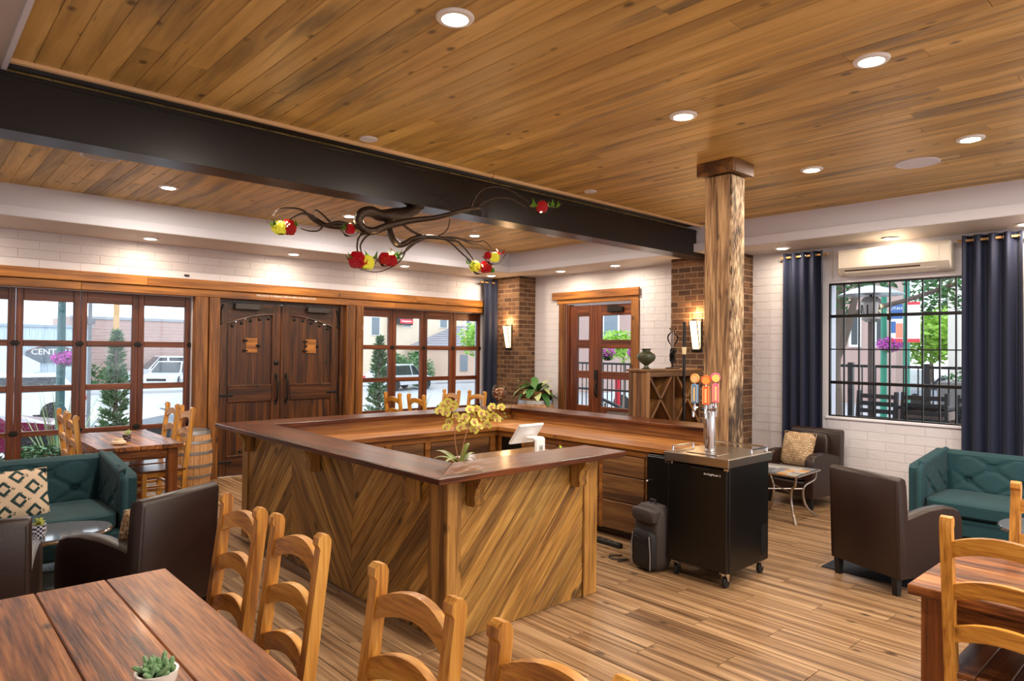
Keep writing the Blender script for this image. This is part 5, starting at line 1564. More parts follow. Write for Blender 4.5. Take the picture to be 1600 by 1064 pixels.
# ------------------------------------------------------------------ branch chandelier
cg = thing('branch_chandelier', 'twisted bronze branch chandelier with lit red and green glass clusters under the beam', 'chandelier', (3.35, 4.91, 3.0))
co = Vector((3.35, 4.91, 3.0))
def cp(x, y, Y): return at(x, y, 'y', Y) - co
def br(pts, rad, nm='branch', n=8, sub=5, wob=.0, R=random.Random(2)):
    P_ = [cp(*p) if len(p) == 3 else Vector(p) for p in pts]
    MB().tube(P_, rad, n, sub=sub).build(nm, M['branch'], cg, smooth=60)
MB().lathe([(.07, 0), (.07, -.02), (.03, -.04)], 16).build('ceiling_mount', M['branch'], cg)
br([(650, 326, 4.91), (634, 333, 4.9), (615, 336, 4.85), (595, 337, 4.82), (580, 331, 4.8), (566, 333, 4.8), (560, 345, 4.8), (569, 358, 4.78), (583, 361, 4.76), (600, 355, 4.75)], [.05, .055, .06, .05, .045, .04, .038, .034, .032, .03], 'trunk', 10)
br([(569, 358, 4.78), (583, 361, 4.76), (606, 353, 4.74), (640, 345, 4.7), (680, 340, 4.6), (712, 332, 4.5), (735, 326, 4.45), (752, 324, 4.4)], [.03, .032, .03, .027, .022, .02, .016, .012], 'branch')
br([(612, 336, 4.85), (607, 350, 4.8), (610, 366, 4.75), (620, 381, 4.7), (632, 381, 4.7), (646, 373, 4.65), (665, 370, 4.6), (690, 372, 4.55), (712, 376, 4.5)], [.045, .034, .03, .028, .025, .022, .018, .015, .012], 'branch')
br([(570, 356, 4.8), (552, 352, 4.85), (530, 354, 4.9), (510, 352, 4.95), (496, 344, 5.0), (484, 336, 5.0), (470, 334, 5.0), (452, 343, 5.0)], [.03, .024, .024, .02, .016, .012, .008, .006])
br([(548, 353, 4.85), (528, 348, 4.9), (508, 352, 4.95), (490, 344, 5.0), (474, 329, 5.0), (454, 325, 5.0), (436, 327, 5.0), (426, 338, 5.0)], [.022, .018, .016, .013, .009, .007, .005, .004])
br([(505, 352, 4.95), (498, 360, 4.95), (484, 361, 4.98), (470, 357, 5.0)], [.01, .007, .006, .004])
br([(520, 352, 4.9), (505, 336, 4.95), (492, 328, 5.0), (490, 338, 5.0)], [.01, .008, .005, .003])
br([(735, 326, 4.45), (742, 310, 4.42), (752, 298, 4.4), (770, 292, 4.35), (792, 295, 4.32), (812, 306, 4.3), (828, 316, 4.3)], [.012, .01, .009, .008, .007, .006, .005])
br([(745, 324, 4.42), (760, 314, 4.4), (778, 309, 4.36), (800, 311, 4.32), (824, 325, 4.3)], [.01, .008, .008, .007, .005])
br([(745, 322, 4.42), (753, 306, 4.5), (757, 290, 4.6), (772, 274, 4.68)], [.007, .006, .004, .003])
br([(574, 364, 4.78), (562, 368, 4.72), (558, 382, 4.66), (559, 396, 4.62)], [.014, .011, .008, .006])
br([(578, 366, 4.78), (570, 372, 4.72), (563, 384, 4.66), (566, 398, 4.62)], [.01, .008, .007, .005])
br([(664, 371, 4.6), (648, 380, 4.62), (634, 392, 4.62), (622, 400, 4.62)], [.014, .01, .008, .006])
br([(655, 374, 4.6), (636, 388, 4.62), (628, 404, 4.62), (614, 416, 4.62), (590, 425, 4.62), (562, 421, 4.62)], [.01, .008, .006, .005, .004, .003])
br([(690, 372, 4.55), (704, 379, 4.52), (722, 396, 4.5), (738, 410, 4.48)], [.01, .008, .007, .005])
br([(690, 372, 4.55), (712, 376, 4.5), (726, 388, 4.5), (740, 406, 4.48)], [.012, .009, .007, .005])
br([(690, 371, 4.55), (715, 372, 4.5), (736, 381, 4.48), (752, 384, 4.45), (765, 394, 4.42)], [.01, .008, .007, .005, .004])
br([(722, 374, 4.5), (744, 378, 4.46), (757, 377, 4.44), (768, 388, 4.42)], [.007, .006, .005, .004])
br([(680, 371, 4.6), (698, 360, 4.55), (703, 342, 4.5)], [.006, .005, .004])
br([(630, 352, 4.72), (648, 364, 4.66), (668, 371, 4.6)], [.012, .012, .012])
def cluster(px, py, Y, items, bulbs, lab=None):
    for dx, dy, r, mt, nm in items:
        p = cp(px + dx, py + dy, Y + q.uniform(-.03, .03))
        s_ = r / F * (Y * 1.25) * (1.0 if nm == 'pinecone' else 1.35)
        mb = MB()
        if nm == 'pinecone':
            # glass bud of overlapping scales
            for lv in range(6):
                t = lv / 5; rr = s_ * (.35 + .65 * math.sin(PI * (.2 + .7 * t))); zz = s_ * (-.8 + 1.6 * t)
                for k in range(9):
                    a = 2 * PI * (k + .5 * (lv % 2)) / 9
                    mb.ball(p + Vector((rr * math.cos(a) * .75, rr * math.sin(a) * .75, zz * .8)), s_ * .34, 6, 4)
            mb.ball(p, s_ * .85, 10, 7)
        else:
            for k in range(4):
                a = 1.57 * k + dx; mb.add([p, p + Vector((math.cos(a), math.sin(a), .2)) * s_ * .7 + Vector((0, 0, s_ * .3)), p + Vector((math.cos(a), math.sin(a), .9)).normalized() * s_ * 1.5, p + Vector((math.cos(a + .8), math.sin(a + .8), .3)) * s_ * .7], [(0, 1, 2, 3)])
        mb.build(nm, M[mt], cg)
    for dx, dy in bulbs:
        p = cp(px + dx, py + dy, Y)
        MB().ball(p, .014, 8, 6).build('bulb', M['gbulb'], cg)
        l = bpy.data.lights.new('bulb_lamp', 'POINT'); l.energy = 1.6; l.color = (1, .75, .4); l.shadow_soft_size = .03
        b = bpy.data.objects.new('lamp', l); col.objects.link(b); b.parent = cg; b.location = p + Vector((0, 0, .05))
    # wire cradle
    for k in range(4):
        w = 18; a = k * .8
        pts = [cp(px - w * math.cos(a * .5) + k, py - 2, Y - .04 * math.sin(a)), cp(px - w * .5, py + 7 + k, Y + .03), cp(px + 2, py + 11, Y - .03), cp(px + w * .6, py + 7, Y + .02), cp(px + w + k, py - 4 - k, Y)]
        MB().tube(pts, .0025, 5, sub=3).build('cradle_wire', M['branch'], cg)
PC, LF = 'pinecone', 'glass_leaf'
cluster(442, 355, 5.0, [(-12, 1, 5, 'gyellow', PC), (-4, 1, 9, 'gyellow', PC), (9, 0, 10, 'gred', PC), (17, 0, 7, 'ggreen', LF), (-16, -2, 6, 'ggreen', LF)], [(-3, -1)])
cluster(547, 358, 4.85, [(0, 0, 7, 'gred', PC), (-10, 1, 6, 'ggreen', LF), (10, 1, 6, 'ggreen', LF)], [(0, 1)])
cluster(572, 409, 4.62, [(-14, -3, 12, 'gred', PC), (2, 1, 10, 'gyellow', PC), (-20, 0, 9, 'ggreen', LF), (8, -4, 9, 'ggreen', LF), (-6, 6, 7, 'gred', LF)], [(3, 4)])
cluster(604, 405, 4.62, [(-3, -1, 9, 'gred', PC), (7, 2, 9, 'gred', PC), (13, -4, 9, 'ggreen', LF), (18, 1, 8, 'ggreen', LF)], [(9, 0)])
cluster(750, 417, 4.5, [(-8, -1, 9, 'gyellow', PC), (9, 0, 10, 'gred', PC), (-14, -3, 8, 'ggreen', LF), (19, 5, 4, 'ggreen', PC), (0, 7, 6, 'gred', LF)], [(-6, 0)])
cluster(771, 402, 4.42, [(-9, -3, 6, 'gred', PC), (2, 0, 8, 'gyellow', PC), (11, -4, 7, 'gred', LF)], [(2, 0)])
cluster(848, 323, 4.3, [(-1, 0, 10, 'gred', PC), (-15, 1, 10, 'ggreen', LF), (12, 1, 10, 'ggreen', LF), (20, 2, 9, 'ggreen', LF), (-4, 9, 5, 'gyellow', LF)], [(-3, 7)])
# ------------------------------------------------------------------ outside
GZ = -.55
tag(MB().box(-40, 110, YB + 2.6, 90, GZ - .1, GZ).box(XR + 6, 110, -40, YB + 2.6, GZ - .1, GZ).build('street', M['asphalt'], smooth=0), kind='structure')
tag(MB().box(-40, XR + 6, YB + .2, YB + 2.6, -.62, -.16).build('planting_bed', M['soil'], smooth=0), kind='structure')
tag(MB().box(XR + .22, XR + 6, -40, YB + .2, -.3, -.12).build('patio', M['paver'], smooth=0), kind='structure')
tag(MB().box(-40, 110, 36, 40, GZ - .05, GZ + .12).build('far_pavement', M['paver'], smooth=0), kind='structure')

def evergreen(x, y, z0, z1, r, label, seed):
    o = thing('evergreen_tree', label, 'tree', (x, y, z0), 0, 'slender evergreens in the street bed')
    MB().lathe([(.04, 0), (.03, (z1 - z0) * .8), (.004, (z1 - z0) * .97)], 8).build('trunk', M['trunk'], o)
    R = random.Random(seed)
    mb = MB(); H = z1 - z0
    vs = []; fs = []
    for k in range(340):
        t = R.random() ** .8
        z = H * (.04 + .93 * t); rr = r * (1 - t) ** .75 * R.uniform(.75, 1.1) + .02
        a = R.uniform(0, 2 * PI)
        d = Vector((math.cos(a), math.sin(a), .55)).normalized()
        p0 = Vector((0, 0, z)); 
        for j in range(14):
            u = R.uniform(.25, 1); p = p0 + d * rr * u
            e = (d + Vector((R.gauss(0, .6), R.gauss(0, .6), R.gauss(.25, .4)))).normalized()
            s_ = e.cross(Vector((R.gauss(0, 1), R.gauss(0, 1), R.gauss(0, 1)))).normalized() * .013
            L_ = R.uniform(.05, .11); n = len(vs)
            vs += [p - s_, p + e * L_, p + s_]; fs.append((n, n + 1, n + 2))
    mb.add(vs, fs).build('foliage', M['conifer'], o, smooth=0)
evergreen(2.40, 11.2, -.2, 2.0, .27, 'slender evergreen tree outside the third glazed leaf on the left', 3)
evergreen(6.84, 11.2, -.2, 2.02, .36, 'slender evergreen tree outside the glazed leaf right of the barn doors', 5)
def lowplant(x, y, r, h, n, mat, label, cat='shrub', name='flowering_shrub', flowers=None, seed=1):
    o = thing(name, label, cat, (x, y, -.16))
    R = random.Random(seed)
    MB().leaves((0, 0, h * .55), (r, r * .8, h * .5), n, .05, R).build('foliage', M[mat], o, smooth=0)
    if flowers: MB().leaves((0, 0, h * .8), (r, r * .8, h * .25), flowers[1], .035, R, flat=1).build('blossom', M[flowers[0]], o, smooth=0)
    MB().tube([(0, 0, 0), (0, 0, h * .4)], .02, 6).build('stem', M['trunk'], o)
M['redbloom'] = simple('red_petal', (186, 50, 50), .6)
lowplant(1.35, 10.3, .40, .62, 1500, 'leaf', 'leafy green shrub with red blooms below the second glazed leaf', flowers=('redbloom', 40), seed=2)
lowplant(.75, 10.2, .35, .60, 900, 'leaf', 'leafy green shrub outside the leftmost glazed leaf', seed=3)
lowplant(2.0, 10.1, .35, .40, 900, 'leaf', 'low green shrub behind the left window table chairs', seed=4)
def grassclump(x, y, z, h, n, label, seed, mat='leafpale'):
    o = tag(MB(), None) if False else None
    R = random.Random(seed); mb = MB()
    for _ in range(n):
        a = R.uniform(0, 6.28); e = R.uniform(.9, 1.5)
        leafblade(mb, (x + R.uniform(-.05, .05), y + R.uniform(-.05, .05), z), Vector((math.cos(a) * math.cos(e), math.sin(a) * math.cos(e), math.sin(e))), h * R.uniform(.6, 1.1), .007, R.uniform(.2, 1.0), 5)
    tag(mb.build('ornamental_grass', M[mat], smooth=0), label, 'grass')
M['grassg'] = simple('grass_green', (150, 176, 110), .5, noise=.4)
grassclump(1.65, 10.6, -.16, 1.35, 60, 'clump of pale ornamental grass outside the second glazed leaf', 1, 'grassg')
grassclump(7.25, 10.6, -.16, 1.2, 40, 'clump of ornamental grass outside behind the bar chairs', 2, 'grassg')

# cars
def car(loc, rz, c, label, L=4.4, W=1.75, H=1.45, suv=False):
    o = thing('parked_car', label, 'car', loc, rz)
    pm = simple('car_paint_%d_%d_%d' % c, c, .25, .2, coat=.6)
    hb = .32; hs = .82 if not suv else .92
    low = [(-L / 2, hb), (L / 2, hb), (L / 2 + .02, .55), (L / 2 - .08, .68), (L / 2 - .9, hs), (-L / 2 + .5, hs + .05), (-L / 2 + .02, .80)]
    MB().prism(low, -W / 2, W / 2, 'y').build('body', pm, o)
    rf = .62 if suv else .9
    cab = [(L / 2 - 1.15, hs - .02), (L / 2 - 1.9, H), (-L / 2 + rf, H), (-L / 2 + .25, hs)]
    vs = [(p[0], s * (W / 2 - (.04 if p[1] < H - .1 else .22)), p[1]) for s in (-1, 1) for p in cab]
    MB().add(vs, [(0, 1, 2, 3), (7, 6, 5, 4), (0, 4, 5, 1), (1, 5, 6, 2), (2, 6, 7, 3), (3, 7, 4, 0)]).build('cabin', pm, o)
    for s in (-1, 1):
        def sidepane(xa0, xa1, xb0, xb1):
            y0, y1 = s * (W / 2 - .045), s * (W / 2 - .205)
            z0, z1 = hs + .04, H - .07
            MB().add([(xa0, y0, z0), (xa1, y0, z0), (xb1, y1, z1), (xb0, y1, z1), (xa0, y0 - s * .02, z0), (xa1, y0 - s * .02, z0), (xb1, y1 - s * .02, z1), (xb0, y1 - s * .02, z1)],
                     [(0, 1, 2, 3), (7, 6, 5, 4), (0, 4, 5, 1), (1, 5, 6, 2), (2, 6, 7, 3), (3, 7, 4, 0)], T(0, s * .012, 0)).build('side_window', M['carglass'], o, smooth=0)
        sidepane(L / 2 - 1.3, .12, L / 2 - 1.85, .1); sidepane(.02, -L / 2 + .6, .0, -L / 2 + rf + .1)
        for x in (L / 2 - .85, -L / 2 + .85):
            w = MB().lathe([(.20, -.1), (.32, -.1), (.34, -.06), (.34, .06), (.32, .1), (.2, .1)], 22, T(x, s * (W / 2 - .09), .34) @ Matrix.Rotation(PI / 2, 4, 'X')).build('wheel', M['rubber'], o)
            MB().lathe([(.001, -.09), (.2, -.095), (.2, .095), (.001, .09)], 14, T(x, s * (W / 2 - .09), .34) @ Matrix.Rotation(PI / 2, 4, 'X')).build('hubcap', M['hoop'], w)
        MB().box(L / 2 - .12, L / 2 + .0, s * (W / 2 - .35), s * (W / 2 - .02), .58, .68, .02).build('headlight', M['white'], o)
        MB().box(-L / 2 - .01, -L / 2 + .14, s * (W / 2 - .3), s * (W / 2 + .005), .68, .82, .02).build('tail_light', M['redbloom'], o)
    xa, xb = L / 2 - 1.2, L / 2 - 1.87
    MB().add([(xa, -W / 2 + .12, hs + .04), (xa, W / 2 - .12, hs + .04), (xb, W / 2 - .27, H - .05), (xb, -W / 2 + .27, H - .05)], [(0, 1, 2, 3)], T(.03, 0, .012)).build('windscreen', M['carglass'], o)
    MB().box(L / 2 + .0, L / 2 + .025, -.5, .5, .42, .56, .01).build('grille', M['rubber'], o)
    return o
car((.35, 15.3, GZ + .12), 0, (120, 30, 62), 'dark magenta car parked outside the left glazing, cut by the left edge', 4.6)
car((2.0, 24.0, GZ), PI, (228, 230, 232), 'white car across the street behind the magenta car', 4.5, suv=True)
car((12.2, 44.5, GZ), PI, (226, 228, 232), 'white people carrier across the street outside the leaf next to the barn doors', 4.7, H=1.7, suv=True)
car((11.6, 41.2, GZ), -2.2, (206, 212, 220), 'silver-white hatchback angled in front of the white people carrier', 4.1)
car((13.6, 40.6, GZ), -2.3, (224, 226, 230), 'white small car at the right of the parked group across the street', 4.1)
car((5.2, 15.6, GZ + .1), PI, (180, 186, 194), 'pale silver car bonnet low behind the left evergreen', 4.2, H=1.25)
car((21.0, 32.2, GZ), .3, (214, 218, 224), 'pale car across the street behind the right evergreen', 4.4)

# lamp post with flower basket
def streetlamp(x, y, z, h, label, c=(20, 92, 84), baskets=(), banner=None, grp=None):
    o = thing('street_lamp', label, 'street lamp', (x, y, z), 0, grp)
    gm = bpy.data.materials.get('lamp_green_%d' % c[1]) or simple('lamp_green_%d' % c[1], c, .4)
    MB().lathe([(.17, 0), (.17, .1), (.12, .2), (.10, .5), (.075, .6), (.06, h * .7), (.05, h)], 16).build('pole', gm, o)
    MB().lathe([(.06, h), (.12, h + .05), (.16, h + .25), (.10, h + .45), (.02, h + .55)], 14).build('lantern', M['white'], o)
    for (dx, dy, bz, r) in baskets:
        MB().tube([(0, 0, bz + .2), (dx, dy, bz + .22)], .015, 6).build('basket_arm', gm, o)
        R = random.Random(int(bz * 10))
        b = MB().leaves((dx, dy, bz), (r, r, r * .62), 700, .035, R).build('hanging_flowers', M['magenta'], o, smooth=0)
        MB().leaves((dx, dy, bz - r * .25), (r * .7, r * .7, r * .5), 200, .03, R).build('foliage', M['leaf'], b, smooth=0)
    return o
streetlamp(2.15, 14, GZ, 4.6, 'dark green street lamp with a magenta flower basket outside the left glazing', (30, 78, 80), [(.06, 0, 2.07, .21)])

# buildings over the road, left
def bld(name, label, x0, x1, y0, y1, z1, mat, courses=None, ridge=0):
    o = thing(name, label, 'building', (x0, y0, GZ))
    MB().box(0, x1 - x0, 0, y1 - y0, 0, z1 - GZ).build('wall', mat, o, smooth=0)
    return o
gb = bld('corrugated_building', 'pale grey ribbed metal building with an arched sign across the street', -16, 7.45, 40, 48, 2.72, simple('grey_metal_cladding', (176, 190, 200), .5, noise=.1))
MB().box(0, 5.3 + 16, .4, 8, 3.27, 5.6).build('upper_wall', simple('white_metal_cladding', (206, 214, 222), .5), gb)
for k in range(44):
    X = 12.6 + k * .25
    if X > 23.4: break
    MB().box(X, X + .05, -.05, 0, .1, 3.2, .01).build('wall_rib', bpy.data.materials['grey_metal_cladding'], gb)
MB().box(0, 23.5, -.09, 0, 3.16, 3.30, .01).build('eaves_trim', simple('grey_flashing', (140, 152, 164), .5), gb)
sg = thing('arched_sign', 'arched sign reading CENTRAL on the grey building', 'sign', (5.75, 39.9, 1.32))
arc = [(-1.05, -.12)] + [(-1.05 + 2.1 * k / 14, .10 + .32 * math.sin(PI * k / 14)) for k in range(15)] + [(1.05, -.12), (.5, -.42), (-.5, -.42)]
MB().prism(arc, -.06, .0, 'y').build('board', simple('slate_sign_board', (86, 94, 104), .6), sg)
MB().tube([(-1.05 + 2.1 * k / 14, -.07, .10 + .32 * math.sin(PI * k / 14)) for k in range(15)], .03, 6).build('arch_rim', simple('brown_sign_rim', (120, 80, 76), .6), sg)
text('lettering', 'CENTRAL', .40, M['signwhite'], sg, T(0, -.07, .08) @ Matrix.Rotation(PI / 2, 4, 'X'), .01)
text('small_lettering', 'TASTING ROOM', .12, M['signwhite'], sg, T(.05, -.07, -.2) @ Matrix.Rotation(PI / 2, 4, 'X'), .01) if False else None
MB().ball((.25, -.07, -.30), .10, 10, 6, s3=(1.2, .2, .8)).build('emblem', M['signwhite'], sg)
fa_ = MB()
gf = thing('gable_panel', 'light grey gabled metal awning behind the white car', 'awning', (4.2, 38.6, 0))
MB().prism([(-2.3, -.3), (-2.3, .9), (-.6, 1.75), (.9, .9), (.9, .5)], 0, .1, 'y').build('panel', simple('awning_grey', (188, 198, 206), .5), gf)
rb = bld('brick_building', 'long low pink-brown brick building across the street', 7.5, 16.5, 46, 52, 3.45, simple('far_pink_brick', (176, 146, 138), .8, noise=.2, nscale=1.5))
MB().box(-.05, 9.05, -.08, .1, 3.85, 4.02).build('coping', simple('grey_coping', (150, 152, 158), .6), rb)
for k in range(16):
    MB().box(0, 9, -.02, 0, .5 + k * .2, .515 + k * .2).build('course_line', simple('brick_course_line', (196, 170, 162), .8) if k == 0 else bpy.data.materials['brick_course_line'], rb)
MB().leaves((.4, -3.7, .6), (1.9, .3, .7), 700, .14, random.Random(3)).build('hedge', M['leaf'], rb, smooth=0)
up_ = thing('utility_pole', 'tan wooden utility pole beyond the left evergreen', 'pole', (8.55, 40, GZ))
MB().lathe([(.16, 0), (.13, 8)], 10).build('pole', simple('tan_pole', (190, 150, 104), .8), up_)
u2 = thing('grey_post', 'thin grey street post between the tan pole and the evergreen', 'pole', (4.05, 22, GZ))
MB().lathe([(.05, 0), (.05, 4)], 10).build('pole', simple('grey_post_metal', (110, 112, 116), .6), u2)
MB().box(-.12, .12, -.05, .05, 2.9, 3.05).build('cap', bpy.data.materials['grey_post_metal'], u2)

# cream building, right glazing
cbm = simple('cream_stucco', (226, 208, 184), .8, noise=.08)
cb_ = bld('cream_building', 'cream rendered building with shuttered windows over the road', 24.5, 41, 44, 52, 9, cbm)
wm = simple('far_window_glass', (120, 132, 140), .2); wt = simple('white_window_trim', (226, 226, 222), .6)
for X, z in ((1.6, 3.3), (4.4, 4.0), (7.9, 4.05), (10.3, 4.2)):
    f = MB().box(X - .05, X + .75, -.06, .02, z - .05, z + 1.4, .01).build('window', wt, cb_)
    MB().box(X + .02, X + .68, -.08, -.05, z + .02, z + 1.32, .01).build('window_pane', wm, f)
MB().box(3.0, 3.4, -.3, 0, 0, 9).build('brick_chimney', simple('far_brown_brick', (150, 116, 100), .8), cb_)
gh = bld('shingled_cottage', 'low cottage with a grey shingled hipped roof before the cream building', 29.2, 37, 38.5, 43.5, 1.9, simple('cottage_wall', (210, 180, 160), .8))
rfm = simple('grey_shingle', (140, 138, 146), .8, noise=.3, nscale=5)
for k in range(10):
    t0, t1 = k / 10, (k + 1) / 10
    a = lambda t: (-.3 + 3.0 * t, 8.1 - .3 * t, -.3 + 2.4 * t, 5.3 - 2.4 * t, 2.4 + 1.75 * t)
    x0, x1, y0, y1, z = a(t0); X0, X1, Y0, Y1, Z = a(t1)
    MB().add([(x0, y0, z), (x1, y0, z), (x1, y1, z), (x0, y1, z), (X0, Y0, Z - .02), (X1, Y0, Z - .02), (X1, Y1, Z - .02), (X0, Y1, Z - .02)], [(0, 1, 2, 3), (7, 6, 5, 4), (0, 4, 5, 1), (1, 5, 6, 2), (2, 6, 7, 3), (3, 7, 4, 0)]).build('shingle_course', rfm, gh, smooth=0)
for X in (1.0, 2.6, 4.4): MB().box(X, X + .7, -.05, .02, .7, 1.9, .02).build('window', wm, gh)
rs = thing('red_sign', 'red and white shop sign in a dark frame on the cream building', 'sign', (28.9, 43.8, 4.05))
MB().box(-.75, .75, -.08, 0, -.45, .5, .02).build('frame', M['matblack'], rs)
MB().box(-.6, .75, -.10, -.08, .05, .42, .02).build('red_panel', simple('sign_red', (214, 60, 70), .5), rs)
MB().box(-.45, .75, -.10, -.08, -.36, -.02, .02).build('red_panel', bpy.data.materials['sign_red'], rs)
MB().box(-.5, .6, -.11, -.10, .2, .27).box(-.3, .6, -.11, -.10, -.22, -.16).build('white_stripe', M['signwhite'], rs)
def tree(x, y, z, h, cr, n, mat, label, seed, size=.22, trunk_r=.12, name='leafy_tree', grp=None):
    o = thing(name, label, 'tree', (x, y, z), 0, grp)
    R = random.Random(seed)
    MB().tube([(0, 0, 0), (.05, 0, h * .35), (0, .05, h * .75)], [trunk_r, trunk_r * .8, trunk_r * .3], 8, sub=3).build('trunk', M['trunk'], o)
    mb = MB()
    for k in range(7):
        a = R.uniform(0, 6.28); rr = cr * R.uniform(.2, .6)
        mb.leaves((rr * math.cos(a), rr * math.sin(a), h * .68 + R.uniform(-.25, .35) * cr), (cr * .62, cr * .62, cr * .5), n // 7, size, R)
    mb.build('foliage', M[mat], o, smooth=0)
    return o
tree(25.7, 30.5, GZ, 4.2, 1.5, 1800, 'leaflime', 'bright lime green tree outside the glazed leaf next to the corner curtain', 8, .16)
tree(27.5, 40, GZ, 2.4, .8, 700, 'leaf', 'small green tree before the cottage', 9, .12)
tree(22.4, 34.5, GZ, 2.2, .8, 600, 'leaf', 'small round green tree across the street beside the dark hedge', 10, .12)
hd = tag(MB().leaves((24.0, 34.5, .4), (1.1, .4, .95), 900, .12, random.Random(4)).leaves((24.0, 34.6, -.1), (1.0, .3, .5), 500, .12, random.Random(5)).build('dark_hedge', M['conifer'], smooth=0), 'dark clipped hedge across the street behind the bar chairs', 'hedge')
gt = thing('grey_panel_fence', 'weathered grey board fence seen through the glazed leaf by the curtain', 'fence', (24.6, 28.8, GZ))
for k in range(14): MB().box(k * .16, k * .16 + .15, 0, .03, 0, 2.25 - .02 * (k % 3), .01).build('board', simple('weathered_grey_board', (150, 148, 152), .8, var=.2) if k == 0 else bpy.data.materials['weathered_grey_board'], gt)

# door side: railing, baskets, brick terrace, small tree
ry = XR + 2.0
rl = thing('terrace_railing', 'black metal picket railing outside the side door', 'railing', (ry, 5.9, -.12))
for k in range(34): MB().box(-.008, .008, k * .11 - .008, k * .11 + .008, .1, 1.62).build('picket', M['black'], rl, smooth=0)
for z in (.1, 1.10, 1.62): MB().box(-.02, .02, -.05, 3.75, z - .02, z + .02).build('rail', M['black'], rl, smooth=0)
for y in (0, 1.85, 3.7): MB().box(-.03, .03, y - .03, y + .03, 0, 1.7).build('post', M['black'], rl)
MB().tube([(-.6, .9, .55), (-.55, 2.6, 1.05)], .03, 8).build('stair_handrail', M['black'], rl)
for k in range(7): MB().box(-.6, -.57, 1.0 + k * .24, 1.02 + k * .24, 0, .55 + k * .07).build('stair_picket', M['black'], rl)
for i, (x, y) in enumerate(((ry, 8.55), (ry, 7.85), (ry, 7.35))):
    o = thing('hanging_basket', ('basket of magenta and lime flowers over the railing, leftmost through the side door', 'basket of magenta flowers over the railing, middle one through the side door', 'basket of magenta flowers over the railing, right one through the side door')[i], 'flower basket', (x, y, 1.72), 0, 'flower baskets on the railing')
    R = random.Random(i + 30)
    MB().leaves((0, 0, 0), (.17, .17, .13), 350, .028, R).build('blossom', M['magenta'], o, smooth=0)
    MB().leaves((0, .0, -.06), (.15, .15, .10), 150, .03, R).build('foliage', M['leaflime'], o, smooth=0)
    MB().lathe([(.06, -.16), (.12, -.05), (.12, -.03)], 12).build('bowl', M['iron'], o)
bb2 = bld('terrace_building', 'pink-brown brick building seen through the side door', 28, 36, 17, 30, 7, bpy.data.materials['far_pink_brick'])
f = MB().box(-.06, .02, 5.2, 6.3, 2.6, 5.0, .01).build('window', wt, bb2); MB().box(-.09, -.05, 5.3, 6.2, 2.7, 4.9, .01).build('window_pane', wm, f)
tree(18, 14.1, GZ, 3.6, .9, 800, 'leaflime', 'small light green tree beyond the railing outside the side door', 12, .10, .05)
rp = thing('red_post', 'red painted post with feet beyond the railing', 'post', (12.0, 9.55, -.2))
MB().lathe([(.16, 0), (.16, .06), (.07, .1), (.07, 1.35), (.10, 1.38), (.001, 1.42)], 12).build('post', simple('red_paint', (196, 30, 48), .4), rp)
car((21.5, 15.0, GZ), 1.9, (200, 206, 214), 'silver car beyond the railing seen through the side door', 4.3)

# window side: patio, heater, tree, chairs, fence, street
ht = thing('patio_heater', 'standing patio heater with a wide metal canopy outside the barred window', 'patio heater', (10.2, 3.60, -.12))
MB().lathe([(.24, 0), (.24, .5), (.18, .62), (.03, .64)], 20).build('tank_housing', M['iron'], ht)
MB().lathe([(.04, .6), (.04, 2.35)], 12).build('pole', simple('heater_bronze', (84, 72, 68), .4, .5), ht)
MB().lathe([(.07, 2.32), (.12, 2.36), (.14, 2.58), (.12, 2.64), (.08, 2.68)], 18).build('burner', simple('burner_steel', (150, 140, 132), .35, .8), ht)
for k in range(10): MB().box(.138, .144, -.008, .008, 2.40, 2.56, 0, Matrix.Rotation(k * .63, 4, 'Z')).build('burner_slot', M['iron'], ht)
MB().lathe([(.42, 2.70), (.43, 2.705), (.25, 2.79), (.05, 2.84), (.001, 2.845)], 30).build('canopy', simple('canopy_aluminium', (190, 192, 196), .3, .7), ht)
MB().tube([(0, 0, 2.6), (0, 0, 2.8)], .02, 6).build('canopy_rod', M['iron'], ht)
pt = thing('patio_tree', 'grey-barked tree with forked trunk outside the barred window', 'tree', (11.0, 4.42, -.12))
MB().tube([(0, 0, 0), (0, -.02, 1.0), (-.02, .0, 1.7), (0, -.08, 2.3), (.0, -.05, 3.0)], [.12, .10, .095, .085, .06], 10, sub=4).tube([(0, 0, 1.75), (.0, -.14, 2.1), (0, -.24, 2.45), (0, -.36, 3.0)], [.08, .065, .055, .04], 9, sub=4).build('trunk', M['trunk'], pt)
MB().tube([(0, -.26, 2.5), (0, -1.0, 2.66), (0, -1.7, 2.88), (0, -2.3, 3.0)], [.04, .035, .03, .015], 8, sub=4).build('bough', M['trunk'], pt)
R = random.Random(77)
mb = MB()
for c, rad, n in (((0, .1, 2.75), (.5, .35, .35), 420), ((0, -.5, 3.05), (.5, .5, .22), 420), ((0, -1.3, 3.1), (.4, .5, .25), 420), ((0, -1.75, 2.75), (.3, .3, .3), 260), ((0, -2.3, 3.1), (.3, .5, .3), 420), ((0, -2.05, 2.55), (.12, .15, .22), 60), ((0, .3, 2.3), (.3, .25, .3), 150)):
    mb.leaves(c, rad, n, .055, R)
mb.build('foliage', M['leaf'], pt, smooth=0)
